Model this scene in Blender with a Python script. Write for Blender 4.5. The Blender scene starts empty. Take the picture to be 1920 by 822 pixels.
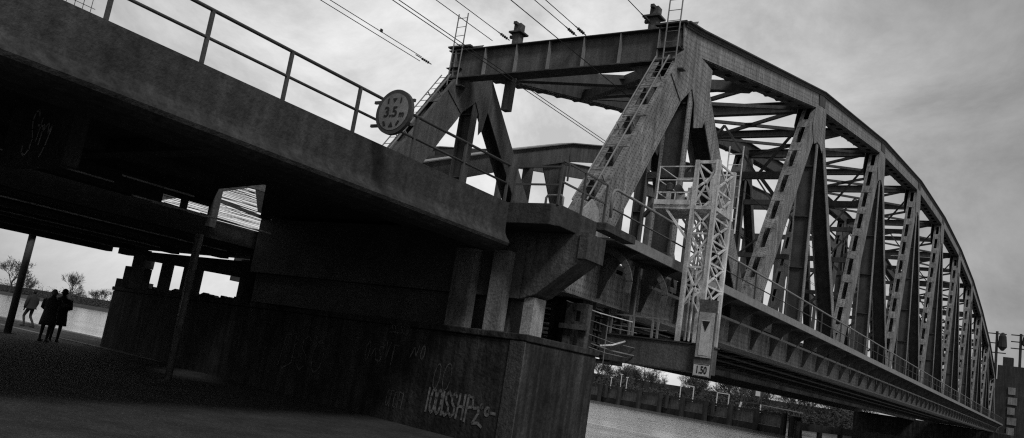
import bpy, bmesh, math, random
from mathutils import Vector, Matrix
from math import radians, sin, cos, pi
random.seed(7)
scene = bpy.context.scene
COL = scene.collection
V = Vector
GZ = -1.6      # quay paving (eye height 1.6 above it)
WZ = -3.2      # river level

# ------------------------------------------------------------------ materials
def mat(name, base, rough=0.7, var=0.35, scale=3.0, bump=0.0, bscale=40.0, rivet=False, streak=0.0, metallic=0.0, spec=0.3, grit=.4):
    m = bpy.data.materials.new(name); m.use_nodes = True
    nt = m.node_tree; N = nt.nodes; L = nt.links
    b = N['Principled BSDF']
    b.inputs['Roughness'].default_value = rough
    b.inputs['Metallic'].default_value = metallic
    b.inputs['Specular IOR Level'].default_value = spec
    tc = N.new('ShaderNodeTexCoord')
    n1 = N.new('ShaderNodeTexNoise'); n1.inputs['Scale'].default_value = scale
    n1.inputs['Detail'].default_value = 8; n1.inputs['Roughness'].default_value = 0.68
    L.new(tc.outputs['Object'], n1.inputs['Vector'])
    mr = N.new('ShaderNodeMapRange')
    mr.inputs['From Min'].default_value = 0.28; mr.inputs['From Max'].default_value = 0.72
    mr.inputs['To Min'].default_value = base * (1 - var); mr.inputs['To Max'].default_value = base * (1 + var)
    L.new(n1.outputs['Fac'], mr.inputs['Value'])
    val = mr.outputs['Result']
    gn_ = N.new('ShaderNodeTexNoise'); gn_.inputs['Scale'].default_value = scale * 14; gn_.inputs['Detail'].default_value = 4; gn_.inputs['Roughness'].default_value = .8
    L.new(tc.outputs['Object'], gn_.inputs['Vector'])
    gm_ = N.new('ShaderNodeMapRange'); gm_.inputs['From Min'].default_value = .35; gm_.inputs['From Max'].default_value = .65
    gm_.inputs['To Min'].default_value = 1 - grit; gm_.inputs['To Max'].default_value = 1 + grit
    L.new(gn_.outputs['Fac'], gm_.inputs['Value'])
    mg_ = N.new('ShaderNodeMath'); mg_.operation = 'MULTIPLY'; L.new(val, mg_.inputs[0]); L.new(gm_.outputs['Result'], mg_.inputs[1]); val = mg_.outputs[0]
    if streak:
        mp = N.new('ShaderNodeMapping'); mp.inputs['Scale'].default_value = (5.5, 5.5, 0.45)
        L.new(tc.outputs['Object'], mp.inputs['Vector'])
        n2 = N.new('ShaderNodeTexNoise'); n2.inputs['Scale'].default_value = 1.0; n2.inputs['Detail'].default_value = 6
        L.new(mp.outputs['Vector'], n2.inputs['Vector'])
        m2 = N.new('ShaderNodeMapRange'); m2.inputs['From Min'].default_value = 0.35; m2.inputs['From Max'].default_value = 0.7
        m2.inputs['To Min'].default_value = 1 - streak; m2.inputs['To Max'].default_value = 1 + streak
        L.new(n2.outputs['Fac'], m2.inputs['Value'])
        mu = N.new('ShaderNodeMath'); mu.operation = 'MULTIPLY'
        L.new(val, mu.inputs[0]); L.new(m2.outputs['Result'], mu.inputs[1]); val = mu.outputs[0]
    height = None
    if rivet:
        uv = N.new('ShaderNodeUVMap')
        sc = N.new('ShaderNodeVectorMath'); sc.operation = 'MULTIPLY'; sc.inputs[1].default_value = (9.5, 6.0, 1)
        L.new(uv.outputs['UV'], sc.inputs[0])
        sx_ = N.new('ShaderNodeSeparateXYZ'); L.new(sc.outputs[0], sx_.inputs[0])
        fl_ = N.new('ShaderNodeMath'); fl_.operation = 'FLOOR'; L.new(sx_.outputs['Y'], fl_.inputs[0])
        ad_ = N.new('ShaderNodeMath'); ad_.operation = 'MULTIPLY_ADD'; ad_.inputs[1].default_value = .5; L.new(fl_.outputs[0], ad_.inputs[0]); L.new(sx_.outputs['X'], ad_.inputs[2])
        cx_ = N.new('ShaderNodeCombineXYZ'); L.new(ad_.outputs[0], cx_.inputs[0]); L.new(sx_.outputs['Y'], cx_.inputs[1])
        fr = N.new('ShaderNodeVectorMath'); fr.operation = 'FRACTION'; L.new(cx_.outputs[0], fr.inputs[0])
        su = N.new('ShaderNodeVectorMath'); su.operation = 'SUBTRACT'; su.inputs[1].default_value = (.5, .5, 0)
        L.new(fr.outputs[0], su.inputs[0])
        ln = N.new('ShaderNodeVectorMath'); ln.operation = 'LENGTH'; L.new(su.outputs[0], ln.inputs[0])
        h = N.new('ShaderNodeMapRange'); h.inputs['From Min'].default_value = 0.1; h.inputs['From Max'].default_value = 0.24
        h.inputs['To Min'].default_value = 1; h.inputs['To Max'].default_value = 0
        L.new(ln.outputs['Value'], h.inputs['Value'])
        height = h.outputs['Result']
        # darker dots at the rivet heads, fading outwards
        rr = N.new('ShaderNodeMapRange'); rr.inputs['To Min'].default_value = 1.03; rr.inputs['To Max'].default_value = 0.55
        L.new(height, rr.inputs['Value'])
        mu = N.new('ShaderNodeMath'); mu.operation = 'MULTIPLY'
        L.new(val, mu.inputs[0]); L.new(rr.outputs['Result'], mu.inputs[1]); val = mu.outputs[0]
    cb = N.new('ShaderNodeCombineColor')
    for i in range(3): L.new(val, cb.inputs[i])
    L.new(cb.outputs['Color'], b.inputs['Base Color'])
    if bump or rivet:
        bp = N.new('ShaderNodeBump'); bp.inputs['Strength'].default_value = 0.7 if rivet else bump
        bp.inputs['Distance'].default_value = 0.02 if rivet else 0.03
        if rivet: L.new(height, bp.inputs['Height'])
        else:
            n3 = N.new('ShaderNodeTexNoise'); n3.inputs['Scale'].default_value = bscale; n3.inputs['Detail'].default_value = 5
            L.new(tc.outputs['Object'], n3.inputs['Vector']); L.new(n3.outputs['Fac'], bp.inputs['Height'])
        L.new(bp.outputs['Normal'], b.inputs['Normal'])
    return m

M = dict(
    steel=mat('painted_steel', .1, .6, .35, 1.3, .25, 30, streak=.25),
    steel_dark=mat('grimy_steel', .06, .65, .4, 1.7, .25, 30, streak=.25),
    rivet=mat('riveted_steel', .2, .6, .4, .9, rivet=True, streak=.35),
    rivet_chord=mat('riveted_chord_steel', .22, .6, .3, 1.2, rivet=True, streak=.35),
    rail=mat('rail_paint', .07, .5, .3, 4),
    pipe=mat('galvanised_pipe', .22, .45, .3, 4),
    fascia=mat('stained_concrete', .048, .85, .5, .55, .5, 25, streak=.22),
    concrete=mat('pier_concrete', .07, .85, .4, .9, .6, 18, streak=.35),
    pilaster=mat('stained_pilaster', .15, .85, .5, 1.1, .5, 18, streak=.3),
    block=mat('pale_concrete', .34, .85, .25, 2, .4, 20, streak=.2),
    soffit=mat('sooty_soffit', .075, .9, .4, 1.2, .4, 20),
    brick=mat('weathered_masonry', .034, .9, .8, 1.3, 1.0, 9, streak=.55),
    asphalt=mat('quay_asphalt', .042, .9, .55, 1.1, .9, 35, grit=.5),
    kerb=mat('kerb_stone', .16, .85, .3, 2, .4, 30),
    grass=mat('bank_grass', .055, .95, .4, .15, .4, 4),
    mast=mat('mast_paint', .62, .5, .4, 3, streak=.35),
    board=mat('board_paint', .42, .55, .3, 3.5, streak=.3),
    board_white=mat('number_plate_paint', .6, .5, .2, 5),
    black=mat('black_paint', .02, .5, .2, 5),
    sign=mat('sign_face_dirty', .2, .45, .4, 6, streak=.3),
    signrim=mat('sign_rim', .06, .5, .3, 5),
    wire=mat('wire_metal', .03, .6, .2, 5),
    insul=mat('insulator', .035, .3, .2, 6),
    chalk=mat('graffiti_paint', .2, .8, .8, 7, grit=.8),
    chalk_dim=mat('graffiti_faded', .12, .8, .9, 6, grit=.8),
    pole=mat('pole_steel', .12, .45, .6, 6, .4, 30, streak=.3),
    plank=mat('pale_lines', .7, .7, .45, 2.2, streak=.2),
    pile=mat('wet_timber', .035, .85, .4, 2, .5, 8, streak=.3),
    panel=mat('fender_panel', .15, .85, .4, 2, .4, 8, streak=.3),
    bark=mat('bark', .06, .9, .3, 3),
    twig=mat('twigs', .07, .9, .2, 3),
    bush=mat('winter_scrub', .06, .95, .5, 1.5),
    coat=mat('dark_wool_coat', .03, .9, .3, 8, .3, 60),
    coat2=mat('quilted_jacket', .045, .75, .3, 8, .3, 60),
    trouser=mat('dark_trousers', .035, .9, .3, 9),
    skin=mat('skin', .3, .6, .1, 9),
    hair=mat('hair', .02, .7, .3, 20),
    hood=mat('knitted_hat', .22, .9, .3, 20),
    shoe=mat('shoes', .03, .5, .2, 9),
    white=mat('white_trim', .7, .5, .15, 6),
    far=mat('far_masonry', .04, .9, .4, .6, streak=.3),
    farlight=mat('far_pale_render', .22, .9, .35, .8, streak=.3),
)

# water
def water_mat():
    m = bpy.data.materials.new('river_water'); m.use_nodes = True
    nt = m.node_tree; N = nt.nodes; L = nt.links; b = N['Principled BSDF']
    b.inputs['Base Color'].default_value = (.22, .22, .22, 1)
    b.inputs['Roughness'].default_value = .1; b.inputs['IOR'].default_value = 1.33
    b.inputs['Specular IOR Level'].default_value = .8
    tc = N.new('ShaderNodeTexCoord')
    mp = N.new('ShaderNodeMapping'); mp.inputs['Rotation'].default_value = (0, 0, radians(30)); mp.inputs['Scale'].default_value = (.22, .9, 1)
    L.new(tc.outputs['Object'], mp.inputs['Vector'])
    n = N.new('ShaderNodeTexNoise'); n.inputs['Scale'].default_value = .9; n.inputs['Detail'].default_value = 6; n.inputs['Roughness'].default_value = .6
    L.new(mp.outputs['Vector'], n.inputs['Vector'])
    # wind lanes: calm and rippled bands
    m2 = N.new('ShaderNodeMapping'); m2.inputs['Rotation'].default_value = (0, 0, radians(20)); m2.inputs['Scale'].default_value = (.012, .09, 1); L.new(tc.outputs['Object'], m2.inputs['Vector'])
    n2 = N.new('ShaderNodeTexNoise'); n2.inputs['Scale'].default_value = 1.0; n2.inputs['Detail'].default_value = 5; L.new(m2.outputs['Vector'], n2.inputs['Vector'])
    r2 = N.new('ShaderNodeMapRange'); r2.inputs['From Min'].default_value = .38; r2.inputs['From Max'].default_value = .62; r2.inputs['To Min'].default_value = .15; r2.inputs['To Max'].default_value = 1.0; L.new(n2.outputs['Fac'], r2.inputs['Value'])
    bp = N.new('ShaderNodeBump'); bp.inputs['Distance'].default_value = .2; L.new(r2.outputs['Result'], bp.inputs['Strength'])
    L.new(n.outputs['Fac'], bp.inputs['Height']); L.new(bp.outputs['Normal'], b.inputs['Normal'])
    return m
M['water'] = water_mat()

# ------------------------------------------------------------------ object helpers
def tag(o, label=None, cat=None, group=None, kind=None):
    if label: o['label'] = label
    if cat: o['category'] = cat
    if group: o['group'] = group
    if kind: o['kind'] = kind
    return o
def thing(name, loc, label, cat, group=None):
    o = bpy.data.objects.new(name, None); o.empty_display_size = .3; COL.objects.link(o)
    o.location = loc
    return tag(o, label, cat, group)
def wloc(o):
    p = V((0, 0, 0))
    while o is not None: p += o.location; o = o.parent
    return p

class MB:
    """collects shapes given in world coordinates; build() links them as one mesh object"""
    def __init__(s): s.v = []; s.f = []; s.uv = []
    def face(s, pts, uvs=None):
        i = len(s.v); s.v += [V(p) for p in pts]; s.f.append(tuple(range(i, i + len(pts))))
        s.uv.append(uvs or [(0.0, 0.0)] * len(pts))
    def beam(s, p0, p1, a, b, up=(0, 0, 1)):
        """bar p0-p1, a = size along up-ish axis, b = size sideways"""
        p0, p1 = V(p0), V(p1); d = p1 - p0; l = d.length
        if l < 1e-6: return s
        d.normalize(); u = V(up); u = u - d * u.dot(d)
        if u.length < 1e-4: u = V((1, 0, 0)) - d * d.x
        u.normalize(); w = d.cross(u)
        c = [(+a/2, +b/2), (+a/2, -b/2), (-a/2, -b/2), (-a/2, +b/2)]
        A = [p0 + u * x + w * y for x, y in c]; B = [p1 + u * x + w * y for x, y in c]
        for i in range(4):
            j = (i + 1) % 4; wd = (b if i % 2 == 0 else a)
            s.face([A[i], A[j], B[j], B[i]], [(0, 0), (0, wd), (l, wd), (l, 0)])
        s.face([A[3], A[2], A[1], A[0]]); s.face(B)
        return s
    def box(s, x0, x1, y0, y1, z0, z1):
        cy = (y0 + y1) / 2; cz = (z0 + z1) / 2
        return s.beam((x0, cy, cz), (x1, cy, cz), z1 - z0, y1 - y0)
    def tube(s, pts, r, n=6, caps=True):
        pts = [V(p) for p in pts]; rings = []
        rr = r if isinstance(r, (list, tuple)) else [r] * len(pts)
        ref = None
        for i, p in enumerate(pts):
            d = (pts[min(i + 1, len(pts) - 1)] - pts[max(i - 1, 0)]).normalized()
            if ref is None:
                ref = V((0, 0, 1)) if abs(d.z) < .9 else V((1, 0, 0))
            u = (ref - d * ref.dot(d)).normalized(); w = d.cross(u); ref = u
            rings.append([p + (u * cos(2 * pi * k / n) + w * sin(2 * pi * k / n)) * rr[i] for k in range(n)])
        for a, b in zip(rings, rings[1:]):
            for k in range(n):
                s.face([a[k], a[(k + 1) % n], b[(k + 1) % n], b[k]])
        if caps: s.face(rings[0][::-1]); s.face(rings[-1])
        return s
    def prism(s, poly, axis, t0, t1):
        """polygon in the plane perpendicular to axis ('x': (y,z); 'y': (x,z); 'z': (x,y)), extruded t0..t1"""
        def P(q, t):
            return {'x': V((t, q[0], q[1])), 'y': V((q[0], t, q[1])), 'z': V((q[0], q[1], t))}[axis]
        uv = [(q[0], q[1]) for q in poly]
        s.face([P(q, t0) for q in poly][::-1], uv[::-1]); s.face([P(q, t1) for q in poly], uv)
        n = len(poly)
        for i in range(n):
            j = (i + 1) % n
            s.face([P(poly[i], t0), P(poly[j], t0), P(poly[j], t1), P(poly[i], t1)])
        return s
    def build(s, name, m, parent=None, smooth=False, bevel=0):
        me = bpy.data.meshes.new(name); off = wloc(parent) if parent is not None else V((0, 0, 0))
        o = bpy.data.objects.new(name, me)
        if parent is None:
            lo = V((min(v.x for v in s.v), min(v.y for v in s.v), min(v.z for v in s.v)))
            hi = V((max(v.x for v in s.v), max(v.y for v in s.v), max(v.z for v in s.v)))
            off = V(((lo.x + hi.x) / 2, (lo.y + hi.y) / 2, lo.z)); o.location = off
        me.from_pydata([v - off for v in s.v], [], s.f)
        ul = me.uv_layers.new(name='UVMap'); k = 0
        for uvs in s.uv:
            for q in uvs: ul.data[k].uv = q; k += 1
        bm = bmesh.new(); bm.from_mesh(me)
        bmesh.ops.remove_doubles(bm, verts=bm.verts, dist=1e-5)
        bmesh.ops.recalc_face_normals(bm, faces=bm.faces)
        bm.to_mesh(me); bm.free()
        me.materials.append(m)
        if smooth:
            for p in me.polygons: p.use_smooth = True
        COL.objects.link(o)
        if parent is not None: o.parent = parent
        if bevel:
            b = o.modifiers.new('bevel', 'BEVEL'); b.width = bevel; b.segments = 2; b.limit_method = 'ANGLE'
        return o
def dup(o, d, parent=None, first=True):
    c = o.copy(); COL.objects.link(c)
    if parent is not None: c.parent = parent
    if first: c.location = o.location + V(d)
    for ch in list(o.children): dup(ch, (0, 0, 0), c, False)
    return c
def struct(o, kind='structure'): o['kind'] = kind; return o

# ------------------------------------------------------------------ ground, water
g = MB()
A = radians(10.4)                                     # the quay edge runs askew, like the pier
def edge(x): return 18.6 + (-x - 9) * math.tan(radians(4.5))
g.face([(-900, -900, GZ), (900, -900, GZ), (900, edge(300), GZ), (300, edge(300), GZ), (-9, edge(-9), GZ), (-60, edge(-60), GZ), (-110, edge(-60) - 6, GZ), (-900, -60, GZ)])
struct(g.build('quay_ground', M['asphalt']))
q = MB(); xs = [300, -9, -60, -110, -900]; ys = [edge(300), edge(-9), edge(-60), edge(-60) - 6, -60]
for i in range(4):
    q.face([(xs[i], ys[i], GZ), (xs[i+1], ys[i+1], GZ), (xs[i+1], ys[i+1], WZ - 1), (xs[i], ys[i], WZ - 1)])
struct(q.build('quay_wall_face', M['concrete']))
k = MB()
for i in range(34):                                   # capping stones at the quay edge
    x0 = -31.2 - i * 1.55; x1 = x0 - 1.52
    k.beam((x0, edge(x0) - .32, GZ + .06), (x1, edge(x1) - .32, GZ + .06), .16, .6)
struct(k.build('quay_kerb', M['kerb'], bevel=.012))
k = MB().beam((-15, 16.4, GZ + .012), (-64, 15.6 + 4.6, GZ + .012), .02, .35)
struct(k.build('quay_path', M['kerb']))
w = MB(); w.face([(-1500, -300, WZ), (1500, -300, WZ), (1500, 600, WZ), (-1500, 600, WZ)])
struct(w.build('river_water', M['water']))
# far bank: land sheet to the horizon with a sloping rip-rap edge
b = MB(); xs = [-1500, -700, -420, -250, -120, -60, 0, 80, 300, 1500]
ye = [220, 196, 186, 182, 176, 172, 168, 168, 170, 180]
for i in range(len(xs) - 1):
    b.face([(xs[i], ye[i], WZ - .5), (xs[i+1], ye[i+1], WZ - .5), (xs[i+1], ye[i+1] + 5, -1.9), (xs[i], ye[i] + 5, -1.9)])
    b.face([(xs[i], ye[i] + 5, -1.9), (xs[i+1], ye[i+1] + 5, -1.9), (xs[i+1], 3000, -1.9), (xs[i], 3000, -1.9)])
struct(b.build('far_bank', M['grass']))

# ------------------------------------------------------------------ approach bridge (near, concrete)
ab = thing('approach_bridge', (-14.5, 0, GZ), 'dark stained concrete approach viaduct with solid parapet edge sloping across the left', 'viaduct')
Y0, Y1 = -22.0, 14.2
prof = [(-10.0, 3.43), (-10.0, 2.86), (-9.985, 2.78), (-9.93, 2.68), (-9.86, 2.61), (-9.84, 2.56), (-9.87, 2.5), (-9.95, 2.45), (-10.08, 2.40), (-10.45, 2.38), (-10.75, 2.6), (-11.0, 3.0), (-11.0, 3.43)]
f = MB().prism(prof, 'y', Y0, Y1); f.build('parapet_edge', M['fascia'], ab)
for poly in ([(-14.9, Y0), (-11.003, Y0), (-11.003, 17.2), (-14.9, 17.2)], [(-19.3, Y0), (-14.903, Y0), (-14.903, 11.7), (-17.1, 12.15), (-19.3, 13.6)],
             [(-14.903, 11.75), (-14.903, 17.2), (-19.3, 17.2), (-19.3, 15.25)]):
    MB().prism(poly, 'z', 3.12, 3.43).build('deck_slab', M['soffit'], ab)
for x, ye_, zb in ((-13.0, 15.4, 2.9), (-15.8, 10.9, 2.9), (-18.9, 11.75, 2.65)):
    MB().box(x - .22, x + .22, Y0, ye_, zb, 3.117).build('deck_girder', M['soffit'], ab)
for y in (-14, -8, 3.2, 8.4):
    MB().box(-19.2, -10.8, y, y + .35, 2.85, 3.11).build('cross_beam', M['soffit'], ab)
# end wall over the pier, with pilasters
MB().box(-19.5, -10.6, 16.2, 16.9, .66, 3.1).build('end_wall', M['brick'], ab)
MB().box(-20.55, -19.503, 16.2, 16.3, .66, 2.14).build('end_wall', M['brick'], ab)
MB().box(-19.3, -19.2, 11.8, 13.5, 2.97, 3.117).build('slab_edge_strip', M['soffit'], ab)
MB().box(-18.98, -18.86, 12.45, 12.6, 2.4, 3.117).build('slot_post', M['soffit'], ab)
MB().box(-18.98, -18.8, 13.3, 13.5, 2.4, 3.5).build('slot_post', M['soffit'], ab)
rn = random.Random(4); nb_ = MB()
for i in range(80):                                   # thin bars added across the slot to dim the sky behind to grey
    z = 2.6 + i * .02 + rn.uniform(-.008, .008); y0 = 11.8 + rn.uniform(0, .5); y1 = 15.4 - rn.uniform(0, .6); ym = rn.uniform(12.5, 14.5); w_ = rn.uniform(.006, .014)
    nb_.beam((-19.0, y0, z), (-19.02, ym, z + rn.uniform(-.03, .03)), w_, .01).beam((-19.02, ym, z + .0), (-19.0, y1, z + rn.uniform(-.05, .05)), w_, .01)
nb_.build('sky_dimming_bars', M['steel_dark'], ab)
MB().beam((-18.9, 13.4, 3.16), (-18.9, 15.3, 3.02), .09, .05).build('slot_bar', M['soffit'], ab)
for x0, x1 in ((-11.68, -11.12), (-10.62, -10.22)):
    MB().box(x0, x1, 14.8, 15.057, .7, 2.5).build('pilaster', M['pilaster'], ab)
# crosshead with tapered outboard bracket
cr = [(-9.95, 3.0), (-8.72, 3.0), (-8.5, 2.98), (-8.45, 2.5), (-9.55, 1.62), (-9.95, 1.48)]
MB().box(-19.0, -9.953, 15.06, 15.74, 1.5, 3.0).build('crosshead', M['soffit'], ab)
MB().prism([(x, z) for x, z in cr], 'y', 15.05, 15.75).build('crosshead_bracket', M['concrete'], ab, bevel=.02)
MB().box(-8.62, -8.42, 15.0, 15.8, 2.46, 3.02).build('bracket_end', M['concrete'], ab)
MB().box(-9.86, -9.58, 15.12, 15.6, .7, 1.56).build('bearing_block', M['block'], ab, bevel=.01)
MB().box(-19.0, -10.3, 15.3, 15.9, .7, 1.497).build('bearing_wall', M['soffit'], ab)
# platform where the approach meets the truss span
pl = [(-10.0, 14.203), (-8.95, 14.22), (-8.78, 14.4), (-8.78, 15.95), (-8.95, 16.2), (-10.9, 16.2), (-10.9, 14.203)]
MB().prism(pl, 'z', 3.0, 3.45).build('platform', M['fascia'], ab, bevel=.015)
MB().box(-8.86, -8.55, 15.95, 17.5, 3.28, 3.46).build('platform_step', M['fascia'], ab, bevel=.01)
# daubed letters on the inner downstand
def stroke(mb, pts, o, ux, uz, n, w, th=.006):
    P = [o + ux * a + uz * c for a, c in pts]
    for i in range(len(P) - 1):
        d = (P[i+1] - P[i]).normalized(); s = d.cross(n).normalized() * w / 2
        a0 = P[i] - d * w * .3; a1 = P[i+1] + d * w * .3; h = n * th
        mb.face([a0 - s + h, a0 + s + h, a1 + s + h, a1 - s + h])
MB().box(-15.4, -13.3, 6.53, 6.8, 2.05, 3.115).build('cross_wall', M['soffit'], ab)

# second (road) deck on the far side, low soffit
rd = thing('road_deck', (-25.5, 0, GZ), 'low dark road deck beyond the viaduct with pale pipes imitating lines of light under its soffit', 'viaduct')
MB().box(-30.4, -19.9, -22, 17.6, 2.15, 2.7).build('deck_slab', M['soffit'], rd)
MB().box(-30.8, -30.41, -22, 17.6, 1.98, 2.9).build('edge_beam', M['soffit'], rd)
MB().box(-19.88, -19.6, -22, 17.0, 2.2, 2.72).build('edge_beam', M['soffit'], rd)
for x in (-22.3, -24.9, -27.5):
    MB().box(x - .2, x + .2, -22, 16.6, 1.98, 2.147).build('deck_girder', M['soffit'], rd)
for x, z, y0 in ((-21.2, 2.12, 7), (-22.62, 2.09, 8), (-23.4, 2.1, 6), (-24.6, 2.07, 9), (-25.3, 2.1, 7.5)):
    MB().tube([(x, y0, z), (x, 15.8, z)], .022, 6).build('pipe', M['plank'], rd)  # pale colour stands in for thin bright lines of light
for x in (-19.45, -19.1):
    MB().tube([(x, 6.5, 2.74), (x, 13.9, 2.7)], .02, 6).build('pipe', M['plank'], rd)
# pipes under the near deck, coloured pale to imitate slivers of light
for i, (x, y0, y1, z) in enumerate(((-16.9, 9.6, 11.4, 2.74), (-17.9, 7.5, 10.0, 2.7), (-16.2, 9.5, 13.2, 2.28))):
    MB().tube([(x, y0, z), (x, y1, z)], .022, 6).build('pipe', M['plank'], ab)

# ------------------------------------------------------------------ pier
pier = thing('bridge_pier', (-20, 17, WZ), 'massive dark masonry river pier with faded graffiti under the bridges', 'pier')
def wp(s, z, off=0.0):
    return V((-8.95 - s * cos(A) - off * sin(A), 14.05 + s * sin(A) - off * cos(A), z))
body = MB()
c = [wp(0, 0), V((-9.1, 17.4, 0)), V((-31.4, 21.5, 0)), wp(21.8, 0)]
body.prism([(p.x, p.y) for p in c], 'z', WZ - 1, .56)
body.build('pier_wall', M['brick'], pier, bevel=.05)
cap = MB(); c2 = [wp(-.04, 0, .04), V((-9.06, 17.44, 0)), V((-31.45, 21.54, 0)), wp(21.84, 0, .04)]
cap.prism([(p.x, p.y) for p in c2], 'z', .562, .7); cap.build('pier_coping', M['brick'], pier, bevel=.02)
# lighter rendered strip at the upstream corner
st = MB(); st.prism([(p.x, p.y) for p in (wp(.0, 0, .03), wp(.0, 0, 0.002), wp(.42, 0, .002), wp(.42, 0, .03))], 'z', GZ, .55)
st.build('corner_strip', M['concrete'], pier)
pl2 = MB().box(-30.2, -29.3, 17.9, 18.9, .7, 1.02); pl2.build('pier_step', M['brick'], pier)
MB().box(-29.3, -28.5, 17.6, 18.2, .7, 1.5).build('bearing_plinth', M['brick'], pier)
MB().box(-28.95, -28.3, 17.62, 18.1, 1.5, 2.1).build('bearing', M['steel_dark'], pier)
MB().box(-29.5, -28.0, 17.3, 17.7, 1.9, 2.14).build('bearing_haunch', M['soffit'], pier)
for x0, x1 in ((-28.35, -27.72), (-26.6, -26.0), (-25.3, -24.3), (-22.25, -21.75)):
    MB().box(x0, x1, 17.3, 17.4, .7, 1.97).build('pier_column', M['soffit'], pier)
MB().prism([(-28.4, 1.78), (-21.9, 1.48), (-21.9, 2.03), (-28.4, 2.06)], 'y', 17.28, 17.32).build('lintel', M['soffit'], pier)
# footing rubble along the coping gives the uneven line in the openings
pts_ = [(-28.2, .7)]
for i in range(27):
    x = -28.1 + i * .235; pts_ += [(x, .74 + random.uniform(.02, .2)), (x + .2, .74 + random.uniform(.02, .2))]
pts_ += [(-21.7, .7)]
MB().prism(pts_, 'y', 17.95, 18.2).build('broken_coping', M['brick'], pier)
# graffiti
n = V((-sin(A), -cos(A), 0)); ux = V((cos(A), -sin(A), 0)); uz = V((0, 0, 1))
def tagpaint(strokes, s0, z0, sc, m, w=.05, italic=.0):
    mb = MB()
    for st_ in strokes:
        stroke(mb, [(a * sc + italic * c_ * sc, c_ * sc) for a, c_ in st_], wp(s0, z0, .004), ux, uz, n, w)
    return mb.build('graffiti', m, pier)
O = lambda x, w=.34, h=1, y=0: [(x + w/2 + w/2 * sin(t * pi / 5), y + h/2 + h/2 * cos(t * pi / 5)) for t in range(11)]
S = lambda x, w=.32, h=1: [(x + w, h * .86), (x + w * .6, h), (x + w*.1, h * .84), (x + w * .2, h * .6), (x + w * .85, h * .4), (x + w * .9, h * .15), (x + w * .4, 0), (x, h * .12)]
K = [[(0, 0), (0, 1)], O(.18), O(.55), [(1.02, 0), (.98, .95)], S(1.12), S(1.5), [(1.95, 0), (2.0, 1)], [(2.32, 0), (2.3, 1)], [(1.95, .5), (2.32, .5)],
     [(2.5, -.05), (2.52, 1), (2.8, .95), (2.85, .6), (2.52, .5)], [(2.95, .55), (3.2, .6), (3.25, .4), (3.0, -.05), (3.3, .0), (3.55, -.12)], O(3.32, .12, .14, .62), O(3.6, .26, .3, .38), [(3.85, .5), (4.2, .5)]]
tagpaint(K, 2.66, -1.2, .5, M['chalk'], .06, .05)
tagpaint([O(0, .3), [(.4, 0), (.4, 1), (.7, 1)], O(.75, .35), [(1.2, 0), (1.2, 1), (1.5, .95)], [(1.2, .5), (1.45, .5)], [(1.6, 0), (1.6, 1)]], 4.1, -1.28, .36, M['chalk_dim'], .03, .1)
tagpaint([S(i * .28, .2, .5) for i in range(6)], 4.35, .38, .4, M['chalk_dim'], .03, .1)
tagpaint([O(0, .3, .9), [(.5, .3), (.7, .7), (.9, .1)], S(1.0, .3, .8), [(1.5, 1), (1.6, .2), (1.8, 1)], [(2.1, 0), (2.1, .9), (2.4, .9)]], 5.2, -.35, .5, M['chalk_dim'], .035, .1)
tagpaint([[(0, 0), (.2, .5), (.4, .1), (.5, .6)], O(.7, .25, .6)], 3.5, -.12, .5, M['chalk'], .025, .1)
tagpaint([O(0, .4, 1.1), O(.6, .5, 1.2)], 2.6, -.7, .5, M['chalk_dim'], .02, .1)
tagpaint([[(0, 0), (.1, 1.2), (.8, 1.3), (.9, .2), (.3, -.1)], S(1.3, .6, 1.3), O(2.2, .7, 1.2)], 9.0, -.9, .7, M['chalk_dim'], .03, .1)
# letters on the cross wall under the deck
gm = MB(); o = V((-14.72, 6.526, 2.16)); nn = V((0, -1, 0)); gx = V((1, 0, 0))
for st_ in ([(.36, .78), (.3, .88), (.2, .84), (.16, .7), (.22, .52), (.3, .36), (.28, .16), (.16, .04), (.04, .1), (.02, .22)],
            [(.5, .72), (.44, .3)], [(.38, .6), (.66, .56)], [(.6, .6), (.56, .24)], [(.6, .48), (.74, .62)], [(.76, .62), (.8, .44), (.9, .6), (.8, .2), (.7, .02)]):
    stroke(gm, [(a * .95, b * .95) for a, b in st_], o, gx, uz, nn, .035)
gm.build('graffiti', M['mast'], ab)

# ------------------------------------------------------------------ steel poles under the deck
for i, (x, y, zt, lb) in enumerate(((-32.1, 15.4, 2.12, 'slanting-looking round steel pole at the open left edge beside the walkers'),
                                   (-18.0, 12.55, 2.05, 'worn steel pole standing in front of the dark pier wall'))):
    t = thing('steel_pole', (x, y, GZ), lb, 'pole', 'steel poles under the viaduct')
    r = .13 if i == 0 else .085
    MB().tube([(x, y, GZ), (x, y, zt)], r, 14).build('shaft', M['pole'] if i else M['steel_dark'], t, smooth=True)
    MB().box(x - r*1.7, x + r*1.7, y - r*1.7, y + r*1.7, GZ, GZ + .03).build('base_plate', M['steel_dark'], t)
    if i:
        MB().tube([(x - .13, y, GZ + .9), (x - .13, y, zt)], .035, 8).build('downpipe', M['pole'], t, smooth=True)
    else: MB().box(-32.4, -31.8, 15.1, 15.7, zt, zt + .03).build('head_plate', M['steel_dark'], t)

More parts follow.
